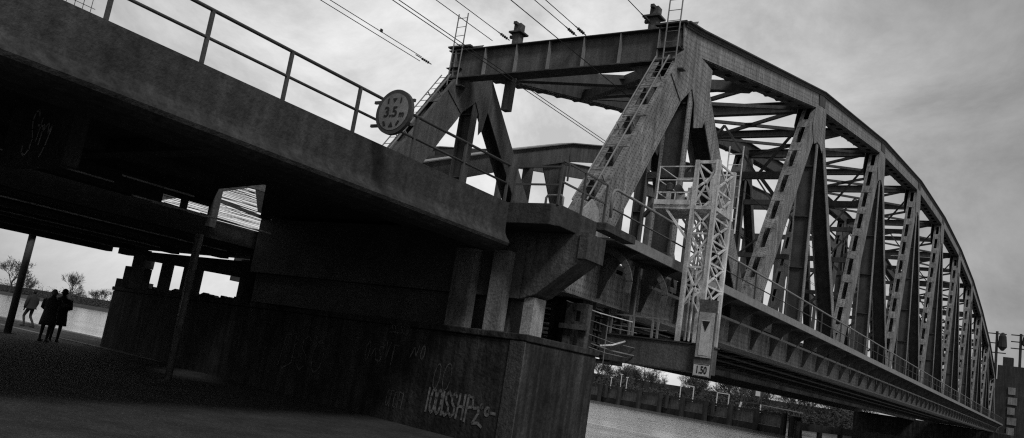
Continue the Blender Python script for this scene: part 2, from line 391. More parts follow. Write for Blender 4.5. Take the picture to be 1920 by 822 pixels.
# ------------------------------------------------------------------ railings on the approach
rl = thing('parapet_railing', (-10.1, 0, 3.43), 'two bar steel railing along the top of the concrete parapet', 'railing')
ps = [-1.3, .3, 1.9, 3.45, 5.02, 6.43, 7.9, 9.43, 10.95, 12.5, 14.08]
for y in ps:
    MB().beam((-10.06, y, 3.4), (-10.06, y, 4.22), .05, .05, (0, 1, 0)).build('post', M['rail'], rl)
for nme, z, r in (('top_rail', 4.235, .03), ('mid_rail', 3.83, .025)):
    MB().tube([(-10.06, -3, z), (-10.06, 14.08, z)], r, 8).build(nme, M['rail'], rl, smooth=True)
me_ = MB()
for i in range(60):
    y = -1.0 + i * .1
    if y < 4.9: me_.beam((-10.03, y, 3.44), (-10.03, y, 4.5), .006, .006, (0, 1, 0))
for z in [3.5 + i * .2 for i in range(6)]: me_.beam((-10.03, -1, z), (-10.03, 4.85, z), .006, .006)
me_.build('mesh_panel', M['rail'], rl)

pr = thing('platform_railing', (-9, 15, 3.45), 'thin angle iron railing with gate around the corner platform', 'railing')
for p in ((-9.98, 14.26), (-8.86, 14.3), (-8.86, 15.3), (-8.86, 16.35)):
    MB().beam((p[0], p[1], 3.44), (p[0], p[1], 4.3 if p[1] < 14.5 else 4.42), .045, .045, (0, 1, 0)).build('post', M['rail'], pr)
MB().beam((-9.98, 14.28, 4.26), (-8.86, 14.3, 4.26), .04, .03).beam((-9.98, 14.28, 3.87), (-8.86, 14.3, 3.87), .04, .03).build('cross_rails', M['rail'], pr)
MB().beam((-8.86, 14.3, 4.4), (-8.86, 16.35, 4.42), .04, .03).beam((-8.86, 14.3, 3.95), (-8.86, 16.35, 3.98), .04, .03).build('side_rails', M['rail'], pr)
MB().beam((-8.98, 14.42, 3.98), (-8.98, 14.42, 4.34), .03, .03, (0, 1, 0)).beam((-8.78, 14.42, 3.98), (-8.78, 14.42, 4.34), .03, .03, (0, 1, 0)).beam((-8.98, 14.42, 4.34), (-8.78, 14.42, 4.34), .03, .03).build('gate_latch_frame', M['rail'], pr)
MB().tube([(-9.35, 14.6, 3.44), (-9.35, 14.6, 3.66), (-9.32, 14.6, 3.71), (-8.98, 14.6, 3.72), (-8.93, 14.6, 3.67), (-8.93, 14.6, 3.44)], .028, 8).build('hoop', M['pipe'], pr, smooth=True)

# ------------------------------------------------------------------ height limit sign
sg = thing('height_limit_sign', (-9.5, 9.75, 3.45), 'round dirty traffic sign reading 3.5m fixed on the parapet railing', 'sign')
sc_ = V((-9.5, 9.75, 3.88))
def disc(r, y0, y1, nn=40): return MB().prism([(sc_.x + r * cos(2*pi*i/nn), sc_.z + r * sin(2*pi*i/nn)) for i in range(nn)], 'y', y0, y1)
disc(.395, 9.73, 9.80).build('rim', M['signrim'], sg)
disc(.325, 9.722, 9.728).build('face', M['sign'], sg)
def text(body, size, loc, parent, m, name='lettering', rot=(pi/2, 0, 0), depth=.003, sx=1.0, bold=0.0):
    cu = bpy.data.curves.new(name, 'FONT'); cu.body = body; cu.size = size; cu.extrude = depth; cu.align_x = 'CENTER'; cu.align_y = 'CENTER'; cu.offset = bold
    ob = bpy.data.objects.new(name, cu); COL.objects.link(ob)
    bpy.context.view_layer.update()
    me = bpy.data.meshes.new_from_object(ob.evaluated_get(bpy.context.evaluated_depsgraph_get()))
    bpy.data.objects.remove(ob)
    o = bpy.data.objects.new(name, me); COL.objects.link(o); me.materials.clear(); me.materials.append(m)
    o.parent = parent; o.location = V(loc) - wloc(parent); o.rotation_euler = rot; o.scale = (sx, 1, 1)
    return o
text('3.5', .25, (-9.55, 9.716, 3.87), sg, M['black'], bold=.004)
text('m', .15, (-9.30, 9.716, 3.83), sg, M['black'], bold=.003)
# arrowheads with ticks, above and below the number
tr = MB(); x, z = sc_.x, sc_.z
tr.prism([(x - .045, z + .235), (x + .045, z + .235), (x, z + .16)], 'y', 9.712, 9.72)
tr.prism([(x - .05, z - .27), (x + .05, z - .27), (x, z - .18)], 'y', 9.712, 9.72)
for dx in (-.14, .14):
    tr.prism([(x + dx - .01, z + .15), (x + dx + .01, z + .15), (x + dx + .01, z + .24), (x + dx - .01, z + .24)], 'y', 9.712, 9.72)
tr.prism([(x - .2, z - .17), (x - .16, z - .16), (x - .12, z - .24), (x - .16, z - .25)], 'y', 9.712, 9.72)
tr.prism([(x + .1, z - .24), (x + .14, z - .25), (x + .18, z - .17), (x + .14, z - .16)], 'y', 9.712, 9.72)
tr.build('arrow_marks', M['black'], sg)
MB().beam((-10.06, 9.83, 4.1), (-9.15, 9.83, 4.1), .05, .04).beam((-10.06, 9.83, 3.68), (-9.15, 9.83, 3.68), .05, .04).build('bracket', M['rail'], sg)

# ------------------------------------------------------------------ truss bridge
tb = thing('truss_bridge', (-14.5, 91, GZ), 'great riveted steel arched truss railway bridge receding over the river', 'bridge')
T0, PN, NT = 23.1, 15.1, 10
TY = [T0 + PN * i for i in range(NT)]
TZ = [11.32, 14.92, 17.35, 19.0, 19.75, 19.75, 19.0, 17.35, 14.92, 11.32]
YB0, ZB = 17.6, 2.9; YBN = TY[-1] + (T0 - YB0)
BY = [YB0] + [T0 + PN * (i + .5) for i in range(NT - 1)] + [YBN]
XN, XF = -10.0, -19.05                                # outer faces
DX = .8
def topz(y):
    if y <= TY[0]: return TZ[0] - (TY[0] - y) * .19
    if y >= TY[-1]: return TZ[-1] - (y - TY[-1]) * .19
    i = min(int((y - T0) / PN), NT - 2); t = (y - TY[i]) / PN
    return TZ[i] * (1 - t) + TZ[i+1] * t
def laced(name, p0, p1, xo, sgn, w, depth=DX, batten=1.35, pitch=1.55, mo='rivet', windows=True, parent=tb):
    """box member in a plane of constant x: outer face at xo, inner at xo+sgn*depth; open edges closed by batten plates"""
    p0 = V((0, p0[0], p0[1])); p1 = V((0, p1[0], p1[1])); d = (p1 - p0); L_ = d.length; d.normalize()
    s = V((0, -d.z, d.y))
    m_ = MB()
    for xx, t in ((xo + sgn * .015, .03), (xo + sgn * (depth - .015), .03)):
        m_.beam(p0 + V((xx, 0, 0)), p1 + V((xx, 0, 0)), w, t, s)
    # edge angles
    for e in (-1, 1):
        for xx in (xo + sgn * .10, xo + sgn * (depth - .10)):
            m_.beam(p0 + V((xx, 0, 0)) + s * e * (w/2 - .012), p1 + V((xx, 0, 0)) + s * e * (w/2 - .012), .018, .14, s)
    n_ = max(2, int(L_ / pitch)); xm = xo + sgn * depth / 2
    for i in range(n_ + 1):
        q = p0 + d * (L_ * i / n_) + V((xm, 0, 0))
        for e in (-1, 1):
            c_ = q + s * e * (w/2 + .006)
            hl = .27 if 0 < i < n_ else .5
            m_.beam(c_ - d * hl, c_ + d * hl, .012, depth * .98, s)
    return m_.build(name, M[mo], parent)
def idiag(name, p0, p1, xo, sgn, w, depth, mr):
    p0 = V((0, p0[0], p0[1])); p1 = V((0, p1[0], p1[1])); d = (p1 - p0).normalized(); s = V((0, -d.z, d.y)); m_ = MB()
    for xx in (xo + sgn * .02, xo + sgn * (depth - .02)): m_.beam(p0 + V((xx, 0, 0)), p1 + V((xx, 0, 0)), w, .035, s)
    o = m_.build(name, M[mr], tb)
    xm = V((xo + sgn * depth / 2, 0, 0)); MB().beam(p0 + xm, p1 + xm, .025, depth - .08, s).build('web_plate', M['steel_dark'], o)
def isect(name, y, z0, z1, xo, sgn, w=.34, depth=.78, parent=tb, mr='rivet'):
    m_ = MB()
    for xx in (xo + sgn * .02, xo + sgn * (depth - .02)):
        m_.beam((xx, y, z0), (xx, y, z1), w, .035, (0, 1, 0))
    o = m_.build(name, M[mr], parent)
    wb = MB(); xm = xo + sgn * depth / 2
    wb.beam((xm, y, z0), (xm, y, z1), .025, depth - .08, (0, 1, 0))
    i = z0 + 1.2
    while i < z1 - .5:
        wb.beam((xm - (depth - .1) / 2, y, i), (xm + (depth - .1) / 2, y, i), .05, .22); i += 2.4
    wb.build('web_plate', M['steel_dark'], o)
    return o
def truss(xo, sgn, detail, DX=DX):
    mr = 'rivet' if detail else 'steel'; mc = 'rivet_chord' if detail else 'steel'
    ch = MB(); fl = MB(); bt = MB()
    ys = [TY[0] - 1.15] + TY + [TY[-1] + 1.15]
    H = .84
    for a, b_ in zip(ys, ys[1:]):
        za, zb_ = topz(a), topz(b_)
        for xx in (xo + sgn * .02, xo + sgn * (DX - .02)):
            m1 = ch if xx == xo + sgn * .02 else bt
            m1.beam((xx, a, za - H/2), (xx, b_, zb_ - H/2), H, .04)
        fl.beam((xo + sgn * DX/2, a, za + .025), (xo + sgn * DX/2, b_, zb_ + .025), .045, DX + .34)
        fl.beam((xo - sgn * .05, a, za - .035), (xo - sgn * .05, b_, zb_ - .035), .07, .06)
        bt.beam((xo + sgn * .13, a, za - H), (xo + sgn * .13, b_, zb_ - H), .02, .26)
        bt.beam((xo + sgn * (DX - .13), a, za - H), (xo + sgn * (DX - .13), b_, zb_ - H), .02, .26)
        fl.beam((xo - sgn * .03, a, za - .07), (xo - sgn * .03, b_, zb_ - .07), .13, .056)  # dark strip: shade of the flange overhang put into the chord colour
        ch.beam((xo - sgn * .012, a, za - H + .09), (xo - sgn * .012, b_, zb_ - H + .09), .16, .018)
        n_ = max(1, int((b_ - a) / 1.5))
        for i in range(n_ + 1):
            t = i / n_; bt.beam((xo + sgn * DX/2, a + (b_-a)*t - .22, za + (zb_-za)*t - H - .015), (xo + sgn * DX/2, a + (b_-a)*t + .22, za + (zb_-za)*t - H - .015), .012, DX)
    for y in TY[1:-1]:
        z = topz(y); fl.beam((xo - sgn * .03, y - .55, topz(y-.55) - .42), (xo - sgn * .03, y, z - .42), .5, .02); fl.beam((xo - sgn * .03, y, z - .42), (xo - sgn * .03, y + .55, topz(y+.55) - .42), .5, .02)
    o = ch.build('top_chord', M[mc], tb)
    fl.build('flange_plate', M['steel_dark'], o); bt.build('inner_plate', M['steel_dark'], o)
    # bottom chord
    bc = MB()
    for xx in (xo + sgn * .02, xo + sgn * (DX - .02)):
        bc.beam((xx, YB0 - .6, 2.42), (xx, YBN + .6, 2.42), .86, .04)
        bc.beam((xx - sgn * .025, YB0 - .6, 2.08), (xx - sgn * .025, YBN + .6, 2.08), .18, .02)
        bc.beam((xx - sgn * .025, YB0 - .6, 2.77), (xx - sgn * .025, YBN + .6, 2.77), .18, .02)
    bc.beam((xo + sgn * DX/2, YB0 - .6, 1.97), (xo + sgn * DX/2, YBN + .6, 1.97), .03, DX + .1)
    bc.build('bottom_chord', M[mc], tb)
    # end posts
    for a, b_ in (((YB0, 2.75), (TY[0] + .05, TZ[0] - .45)), ((YBN, 2.75), (TY[-1] - .05, TZ[-1] - .45))):
        laced('end_post', a, b_, xo + sgn * .012, sgn, 1.12, pitch=1.25, depth=DX - .03, mo=mr)
    # diagonals
    for i in range(NT):
        w1, w2 = (.95, .62)
        if i > 0: laced('diagonal', (BY[i] + .25, 3.0), (TY[i] - .25, TZ[i] - .9), xo + sgn * .012, sgn, w1 if i < NT/2 else w2, depth=.56, mo=mr)
        if i < NT - 1: idiag('diagonal', (TY[i] + .25, TZ[i] - .9), (BY[i+1] - .25, 3.0), xo + sgn * .012, sgn, .85 if i == 0 else .5, DX - .03, mr)
        isect('vertical_post', TY[i], 2.9, TZ[i] - .85, xo + sgn * .02, sgn, depth=DX - .04, mr=mr)
    for y in BY[1:-1]: isect('hanger_post', y, 2.9, topz(y) - .85, xo + sgn * .05, sgn, w=.2, depth=.6) if False else None
    # gussets
    for i, y in enumerate(TY):
        z = TZ[i]; sl = .19
        rx_ = 1.35 if detail else .7
        if i == 0: poly = [(y-1.0, z-.98), (y-1.75, z-2.1), (y-.85, z-2.65), (y-.35, z-2.2), (y-.1, z-1.95), (y+.2, z-2.35), (y+.35, z-3.1), (y+.78*rx_, z-2.85), (y+rx_, z-2.1), (y+rx_, z-.78), (y+.4, z-.75)]
        elif i == NT - 1: poly = [(y+1.0, z-.98), (y+1.75, z-2.1), (y+.85, z-2.65), (y+.1, z-1.95), (y-.55, z-3.1), (y-1.05, z-2.85), (y-1.35, z-2.1), (y-1.35, z-.78), (y-.4, z-.75)][::-1]
        else: poly = [(y-.9, topz(y-.9)-.8), (y-1.25, z-2.0), (y-.75, z-2.75), (y-.2, z-2.5), (y+.2, z-2.5), (y+.75, z-2.75), (y+1.1, z-2.0), (y+.9, topz(y+.9)-.8)]
        gz = MB(); t = (xo - sgn * .022, xo - sgn * .002); gz.prism(poly, 'x', min(t), max(t))
        t = (xo + sgn * (DX + .004), xo + sgn * (DX + .02)); gz.prism(poly, 'x', min(t), max(t))
        gz.build('gusset_plate', M[mr], tb)
    for y in BY:
        gz = MB(); poly = [(y-1.2, 2.87), (y+1.2, 2.87), (y+1.1, 3.6), (y+.5, 4.3), (y-.5, 4.3), (y-1.1, 3.6)]
        t = (xo - sgn * .018, xo - sgn * .001); gz.prism(poly, 'x', min(t), max(t)); gz.build('gusset_plate', M[mr], tb)
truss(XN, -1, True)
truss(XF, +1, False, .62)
XI, XJ = XN - DX - .02, XF + .64                 # inner faces
# portal girder with stiffeners
for yy, s in ((T0 - 1.15, -1), (TY[-1] + 1.15, 1)):
    pg = MB().box(XF + .02, XN - .1, yy - .012, yy + .012, 9.86, 10.9)
    o = pg.build('portal_girder', M['steel'], tb)
    fl = MB().box(XF, XN - .08, yy - .2, yy + .2, 10.9, 10.93).box(XF + .1, XN - .1, yy - .24, yy + .24, 9.82, 9.86)
    fl.build('flange_plate', M['steel_dark'], o)
    for x in [XN - .75 - 1.33 * i for i in range(7)]:
        MB().box(x - .012, x + .012, yy - .19, yy + .17, 9.862, 10.898).build('stiffener', M['pipe'], o)
    # haunch plates into the end posts
    for xx, d_ in ((XN - .7, -1), (XF + .5, .5)):
        hp = MB(); y2 = yy + .03
        hp.prism([(xx, 9.85), (xx + d_ * 1.1, 9.85), (xx + d_ * .75, 9.6), (xx + d_ * .35, 9.0), (xx, 8.3)], 'y', min(y2, y2 + .02), y2 + .03)
        hp.build('haunch_plate', M['steel'], o)
# top lateral system: struts and crossed angles
lat = []
ly = [T0 + .8] + [T0 + PN * i / 2 for i in range(1, (NT - 1) * 2)] + [TY[-1] - .8]
for i, y in enumerate(ly):
    z = topz(y) - .42; m_ = MB()
    hh = .5 if i % 2 == 0 else .36
    m_.beam((XI, y, z - hh/2), (XJ, y, z - hh/2), .02 + hh, .02).beam((XI, y, z), (XJ, y, z), .03, .34).beam((XI, y, z - hh), (XJ, y, z - hh), .03, .34)
    m_.build('top_strut', M['steel_dark'], tb)
for (a, b_) in zip(ly, ly[1:]):
    za, zb_ = topz(a) - .75, topz(b_) - .75
    m_ = MB()
    big = .34 if a < 25 else .16
    for x0, x1 in ((XI, XJ), (XJ, XI)):
        m_.beam((x0, a, za), (x1, b_, zb_), .16 if a > 25 else .4, big)
    m_.beam(((XI + XJ)/2 - .3, (a+b_)/2, (za+zb_)/2), ((XI + XJ)/2 + .3, (a+b_)/2, (za+zb_)/2), .04, .7)
    m_.build('wind_brace', M['steel_dark'], tb)
# sway frames hanging below the struts
for i, y in enumerate(TY):
    if i in (0, NT - 1):
        continue
    z = topz(y) - 1.45; z2 = max(z - 2.6, 9.6)
    m_ = MB().beam((XI, y, z2), (XJ, y, z2), .34, .22)
    nb = 4; xs_ = [XI + (XJ - XI) * t / nb for t in range(nb + 1)]
    for t in range(nb):
        m_.beam((xs_[t], y, z if t % 2 == 0 else z2), (xs_[t+1], y, z2 if t % 2 == 0 else z), .13, .1, (0, 1, 0))
    m_.build('sway_frame', M['steel_dark'], tb)
    if TZ[i] > 15.5:
        z3 = 9.7
        m_ = MB().beam((XI, y, z3), (XJ, y, z3), .3, .22).beam((XI, y, z3 + .1), ((XI+XJ)/2, y, z2), .14, .1, (0, 1, 0)).beam((XJ, y, z3 + .1), ((XI+XJ)/2, y, z2), .14, .1, (0, 1, 0))
        m_.build('sway_frame', M['steel_dark'], tb)
    for d_, xx in ((-1, XI), (1, XJ)):
        MB().beam((xx, y, z2 - 2.2 if TZ[i] < 15.5 else 7.9), (xx + d_ * 1.7, y, (z2 if TZ[i] < 15.5 else 9.6) - .1), .2, .16, (0, 1, 0)).build('knee_brace', M['steel_dark'], tb)
# floor: stringers, cross girders, deck
MB().box(XF + .75, XN - .75, YB0, YBN, 3.2, 3.32).build('deck_plate', M['steel_dark'], tb)
cg = []
for i in range(int((YBN - YB0) / (PN/6)) + 1):
    y = YB0 + i * PN / 6
    if i % 3 == 1 or i % 3 == 2 or True:
        m_ = MB().box(XF + .73, XN - .73, y - .012, y + .012, 2.15, 3.19).box(XF + .73, XN - .73, y - .17, y + .17, 2.1, 2.14)
        m_.build('cross_girder', M['steel_dark'], tb)
for x in (-11.6, -13.1, -16.0, -17.5):
    MB().box(x - .012, x + .012, YB0, YBN, 2.6, 3.197).box(x - .14, x + .14, YB0, YBN, 2.55, 2.597).build('stringer', M['steel_dark'], tb)
for x in (-11.62, -13.05, -15.95, -17.4):
    MB().box(x - .035, x + .035, YB0 - 15, YBN + 20, 3.45, 3.62).build('running_rail', M['steel'], tb)
# walkway cantilevered outboard of the near truss
wk = MB().box(-9.95, -8.9, 17.5, YBN, 3.36, 3.42)
wk.build('walkway_deck', M['steel_dark'], tb)
we = MB().box(-8.895, -8.84, 17.2, YBN, 3.27, 3.52); we.build('walkway_edge', M['pipe'], tb)
for i in range(60):
    y = 18.6 + i * PN / 6
    poly = [(-9.97, 2.05), (-9.88, 2.06), (-9.72, 2.5), (-9.45, 2.95), (-9.1, 3.2), (-8.9, 3.27), (-8.9, 3.355), (-9.97, 3.355)]
    MB().prism(poly, 'y', y - .012, y + .012).build('walkway_bracket', M['steel'], tb)
cd = MB().box(-9.66, -9.58, 21, YBN, 2.72, 2.8)
for i in range(60):
    y = 18.6 + i * PN / 6 + 1.0; cd.box(-9.63, -9.6, y, y + .04, 2.45, 2.72)
cd.build('cable_duct', M['pipe'], tb)
# curved end plates of the walkway near the pier
for (y, x0) in ((18.1, -9.9), (20.3, -9.9)):
    pts = [(x0, 3.3)] + [(-9.7 + .85 * sin(t), 2.3 + .95 * cos(t)) for t in [i * pi / 16 for i in range(8)]] + [(-8.9, 2.2)]
    m_ = MB()
    for p, q_ in zip(pts, pts[1:]): m_.beam((p[0], y, p[1]), (q_[0], y, q_[1]), .05, .16, (0, 1, 0))
    m_.build('curved_bracket', M['steel'], tb)
# ladders on the end posts and above the portal
def ladder(pts, side, w=.42, pitch=.33, m='pipe', name='ladder'):
    mb = MB(); rg = []; sv = V(side)
    for s in (-1, 1): mb.tube([V(p) + sv * s * w / 2 for p in pts], .024, 6)
    for a, b_ in zip(pts, pts[1:]):
        a, b_ = V(a), V(b_); L_ = (b_ - a).length; n_ = int(L_ / pitch)
        for i in range(n_):
            q_ = a + (b_ - a) * ((i + .5) / n_); rg.append((q_ - sv * w/2, q_ + sv * w/2))
    o = mb.build(name, M[m], tb)
    for a, b_ in rg: MB().tube([a, b_], .012, 5).build('rung', M[m], o)
    return o
for xm, off in ((XN - DX/2, 0), (XF + .31, 0)):
    sl = V((0, T0 - YB0, TZ[0] - .45 - 2.75)).normalized(); nrm = V((0, -sl.z, sl.y))
    a = V((xm, YB0, 2.75)) + sl * 1.5 + nrm * .78; b_ = V((xm, T0, TZ[0] - .45)) - sl * 1.75 + nrm * .78
    ladder([a, b_], (1, 0, 0))
    for t in (.15, .5, .85):
        q_ = a + (b_ - a) * t
        MB().beam(q_ - V((.24, 0, 0)), q_ - V((.24, 0, 0)) - nrm * .22, .03, .03).beam(q_ + V((.24, 0, 0)), q_ + V((.24, 0, 0)) - nrm * .22, .03, .03).build('ladder_cleat', M['pipe'], tb)
    yv = T0 - 1.4
    top = 12.3
    ladder([(xm + .12, yv, 9.55), (xm + .12, yv, top)], (1, 0, 0))
    MB().box(xm - .3, xm + .6, yv - .02, yv + .25, 9.5, 9.53).build('ladder_landing', M['steel_dark'], tb)
    MB().box(XN - DX - .15 if xm > -12 else XF - .12, XN + .1 if xm > -12 else XF + DX + .1, T0 - 1.3, T0 - 1.14, 11.06, 11.12).build('chord_end_plate', M['steel_dark'], tb)
    MB().box(xm - .33, xm + .33, T0 - 1.12, T0 - 1.1, 10.3, 11.05).build('chord_end_plate', M['steel_dark'], tb)
# paint-worn shoe at foot of the near end post
MB().prism([(17.05, 3.0), (18.2, 3.0), (18.0, 4.2), (17.6, 4.4), (17.15, 4.0)], 'x', -9.95, -9.9).build('end_shoe', M['block'], tb)

# walkway railing
wr = thing('walkway_railing', (-8.9, 90, 3.5), 'long tubular walkway railing running along the outside of the truss', 'railing')
MB().tube([(-8.9, 16.75, 3.75), (-8.9, 16.7, 4.3), (-8.9, 16.8, 4.42), (-8.9, 16.95, 4.46), (-8.9, YBN, 4.46)], .036, 8).build('top_rail', M['pipe'], wr, smooth=True)
MB().tube([(-8.9, 16.75, 3.98), (-8.9, YBN, 3.98)], .022, 6).build('mid_rail', M['rail'], wr, smooth=True)
y = 18.35
while y < YBN:
    MB().beam((-8.9, y, 3.5), (-8.9, y, 4.45), .05, .05, (0, 1, 0)).build('post', M['rail'], wr); y += PN / 8

# ------------------------------------------------------------------ overhead line posts, insulators, wires
def insulator(x, y, z, lb, L_=.75):
    t = thing('insulator', (x, y, z), lb, 'insulator', 'line insulators at the portal')
    m_ = MB(); m_.tube([(x, y - L_, z), (x, y, z)], .02, 6); m_.build('pin', M['wire'], t)
    sh = MB()
    for i in range(4):
        yy = y - .18 - i * .11; sh.tube([(x, yy - .03, z), (x, yy, z), (x, yy + .03, z)], [.025, .055, .025], 10)
    sh.build('shed', M['insul'], t, smooth=False)
def clamp_mb(mb, x, y, z): mb.box(x - .02, x + .02, y - .05, y + .05, z - .09, z + .02)
for x, z0, z1, lb in ((-16.6, 8.75, 12.0, 'square steel line post through the middle of the portal girder'),
                      (-11.32, 10.94, 12.0, 'square steel line post on the portal girder beside the upper ladder')):
    t = thing('line_post', (x, T0 - .45, z0), lb, 'post', 'line posts on the portal girder')
    y = T0 - .62
    MB().box(x - .14, x + .14, y - .14, y + .14, z0, z1).build('shaft', M['steel'], t)
    MB().box(x - .26, x + .26, y - .26, y + .26, z1 - .38, z1 - .32).build('clamp_band', M['steel_dark'], t)
    MB().box(x - .06, x + .06, y - .32, y - .17, z1 - .1, z1).box(x - .34, x - .17, y - .05, y + .05, z1 - .5, z1 - .4).build('bolt_lug', M['steel_dark'], t)
for lb, pts, clamps in (
    ('double overhead wire ending at the far upper corner of the portal', [((-19.82, -30, 10.6), (-19.82, 21.2, 10.52)), ((-19.86, -30, 10.45), (-19.86, 21.2, 10.36))], (2, 9, 14, 19)),
    ('overhead wire passing under the portal above the far track', [((-15.5, -30, 9.24), (-15.5, 160, 9.24)), ((-15.5, -30, 9.36), (-15.5, 160, 9.33))], (12, 28, 45)),
    ('overhead wire tied to the post in the middle of the portal', [((-16.75, -30, 11.35), (-16.75, 21.5, 11.3)), ((-16.95, -30, 11.0), (-16.95, 21.5, 11.0))], (10, 17)),
    ('overhead wire passing under the portal above the near track', [((-12.0, -30, 9.1), (-12.0, 160, 9.1))], (30,)),
    ('double overhead wire ending at two insulators on the girder top', [((-13.45, -30, 11.1), (-13.45, 21.2, 11.02)), ((-13.75, -30, 11.0), (-13.75, 21.2, 10.99))], (17, 18)),
    ('single overhead wire tied to the post beside the upper ladder', [((-11.32, -30, 11.35), (-11.32, 21.5, 11.35))], ())):
    t = thing('overhead_wire', (pts[0][0][0], 0, pts[0][0][2]), lb, 'wire', 'overhead line wires')
    for a, b_ in pts: MB().tube([a, b_], .014, 5).build('strand', M['wire'], t)
    if clamps:
        cm = MB()
        for y in clamps: clamp_mb(cm, pts[0][0][0], y, pts[0][0][2])
        cm.build('clamp', M['wire'], t)
insulator(-19.84, 21.8, 10.48, 'long insulator at the far upper corner of the portal', .9)
insulator(-16.75, 22.2, 11.3, 'insulator on the post in the middle of the portal', .7)
insulator(-13.45, 21.9, 11.02, 'right one of the two insulators on top of the girder', .7)
insulator(-13.75, 21.8, 10.99, 'left one of the two insulators on top of the girder', .7)
insulator(-11.32, 22.2, 11.35, 'insulator on the post beside the upper ladder', .7)

# ------------------------------------------------------------------ second bridge behind (bowstring arch)
sb = thing('arch_bridge', (-26.5, 90, GZ), 'second arched steel bridge seen behind the truss portal', 'bridge')
AR = [(17.5, 4.7), (24.5, 7.5), (30.2, 9.8), (36.0, 12.0), (43, 13.9), (58, 16.8), (75, 18.8), (92, 19.5), (109, 18.8), (126, 16.8), (141, 13.9), (152, 11), (165, 5)]
for x in (-22.3, -31.3):
    m_ = MB(); f_ = MB()
    for a, b_ in zip(AR, AR[1:]):
        m_.beam((x, a[0], a[1] - .5), (x, b_[0], b_[1] - .5), .95, .5)
        f_.beam((x, a[0], a[1] + .01), (x, b_[0], b_[1] + .01), .05, .8)
    o = m_.build('arch_rib', M['steel'], sb); f_.build('flange_plate', M['pipe'], o)
    for y in (32.8, 35.8, 43, 50.5, 58, 66, 75, 83.5, 92, 100.5, 109, 118, 126, 133, 141, 152):
        z = None
        for a, b_ in zip(AR, AR[1:]):
            if a[0] <= y <= b_[0]: z = a[1] + (b_[1] - a[1]) * (y - a[0]) / (b_[0] - a[0])
        w_ = .5 if y == 35.8 else .34
        MB().beam((x, y, 3.4), (x, y, z - .8), w_, .4, (0, 1, 0)).build('arch_hanger', M['steel'], sb)
    MB().prism([(35.8, 11.0), (33.9, 10.4), (35.1, 8.7), (35.5, 8.2)], 'x', x - .03, x + .03).build('knee_gusset', M['steel'], sb)
    MB().box(x - .25, x + .25, 24, 165, 1.9, 3.3).build('edge_girder', M['steel_dark'], sb)
for i in range(1, 11):
    a = AR[i]; MB().beam((-22.6, a[0], a[1] - .5), (-31.0, a[0], a[1] - .5), .5, .4).build('cross_strut', M['steel_dark'], sb)
MB().box(-31, -22.6, 24, 165, 2.9, 3.2).build('deck_plate', M['steel_dark'], sb)

# ------------------------------------------------------------------ navigation mast
nm = thing('lattice_mast', (-8.2, 20.9, 1.3), 'white lattice steel mast with caged platform hung outside the walkway', 'mast')
mx0, mx1, my0, my1 = -8.38, -7.80, 20.3, 21.5; mz0, mz1 = 1.32, 6.2
legs = [(mx0, my0), (mx1, my0), (mx1, my1), (mx0, my1)]
for x, y in legs:
    MB().beam((x, y, mz0), (x, y, mz1), .11, .11, (0, 1, 0)).build('leg', M['mast'], nm)
def lattice(a, b_, zs, flip):
    for i, (z0, z1) in enumerate(zip(zs, zs[1:])):
        m_ = MB(); p, q_ = (a, b_)
        m_.beam((p[0], p[1], z0), (q_[0], q_[1], z1), .05, .04).beam((q_[0], q_[1], z0 + .01), (p[0], p[1], z1 + .01), .05, .04)
        m_.beam((p[0], p[1], z1), (q_[0], q_[1], z1), .05, .04)
        m_.build('lattice_brace', M['mast'], nm)
zsF = [2.3, 3.15, 3.95, 4.84, 6.12]
lattice(legs[0], legs[1], [2.25, 3.3, 4.2, 4.84], 0); lattice(legs[3], legs[2], zsF, 1)
lattice(legs[1], legs[2], [2.25, 2.85, 3.45, 4.05, 4.65, 5.4, 6.12], 0); lattice(legs[0], legs[3], [2.25, 2.85, 3.45, 4.05, 4.65, 5.4, 6.12], 1)
m_ = MB().beam((mx0, my0, 4.95), (mx1, my0, 6.1), .05, .04).beam((mx1, my0, 4.95), (mx0, my0, 6.1), .05, .04).beam((mx0, my0, 6.15), (mx1, my0, 6.15), .08, .06); m_.build('lattice_brace', M['mast'], nm)
# platform to the bridge side, with its railing
px0 = -9.48
MB().box(px0, mx1 + .05, my0 - .05, my1, 4.84, 4.94).build('platform_floor', M['mast'], nm)
MB().box(px0, mx0 - .08, my0 - .09, my0 - .052, 4.95, 5.08).build('toe_board', M['mast'], nm)
g_ = MB()
for x, y in ((px0 + .02, my0), (px0 + .02, my1), (-8.95, my1)):
    g_.tube([(x, y, 4.94), (x, y, 6.05)], .022, 6)
for z in (6.03, 5.65, 5.3):
    g_.tube([(mx0, my0, z), (px0 + .02, my0, z), (px0 + .02, my1, z), (mx0, my1, z)], .018, 6)
g_.build('guard_rail', M['mast'], nm)
MB().beam((px0 + .35, my0, 4.84), (mx0, my0, 3.95), .06, .05).beam((px0 + .35, my1, 4.84), (mx0, my1, 3.95), .06, .05).build('strut', M['mast'], nm)
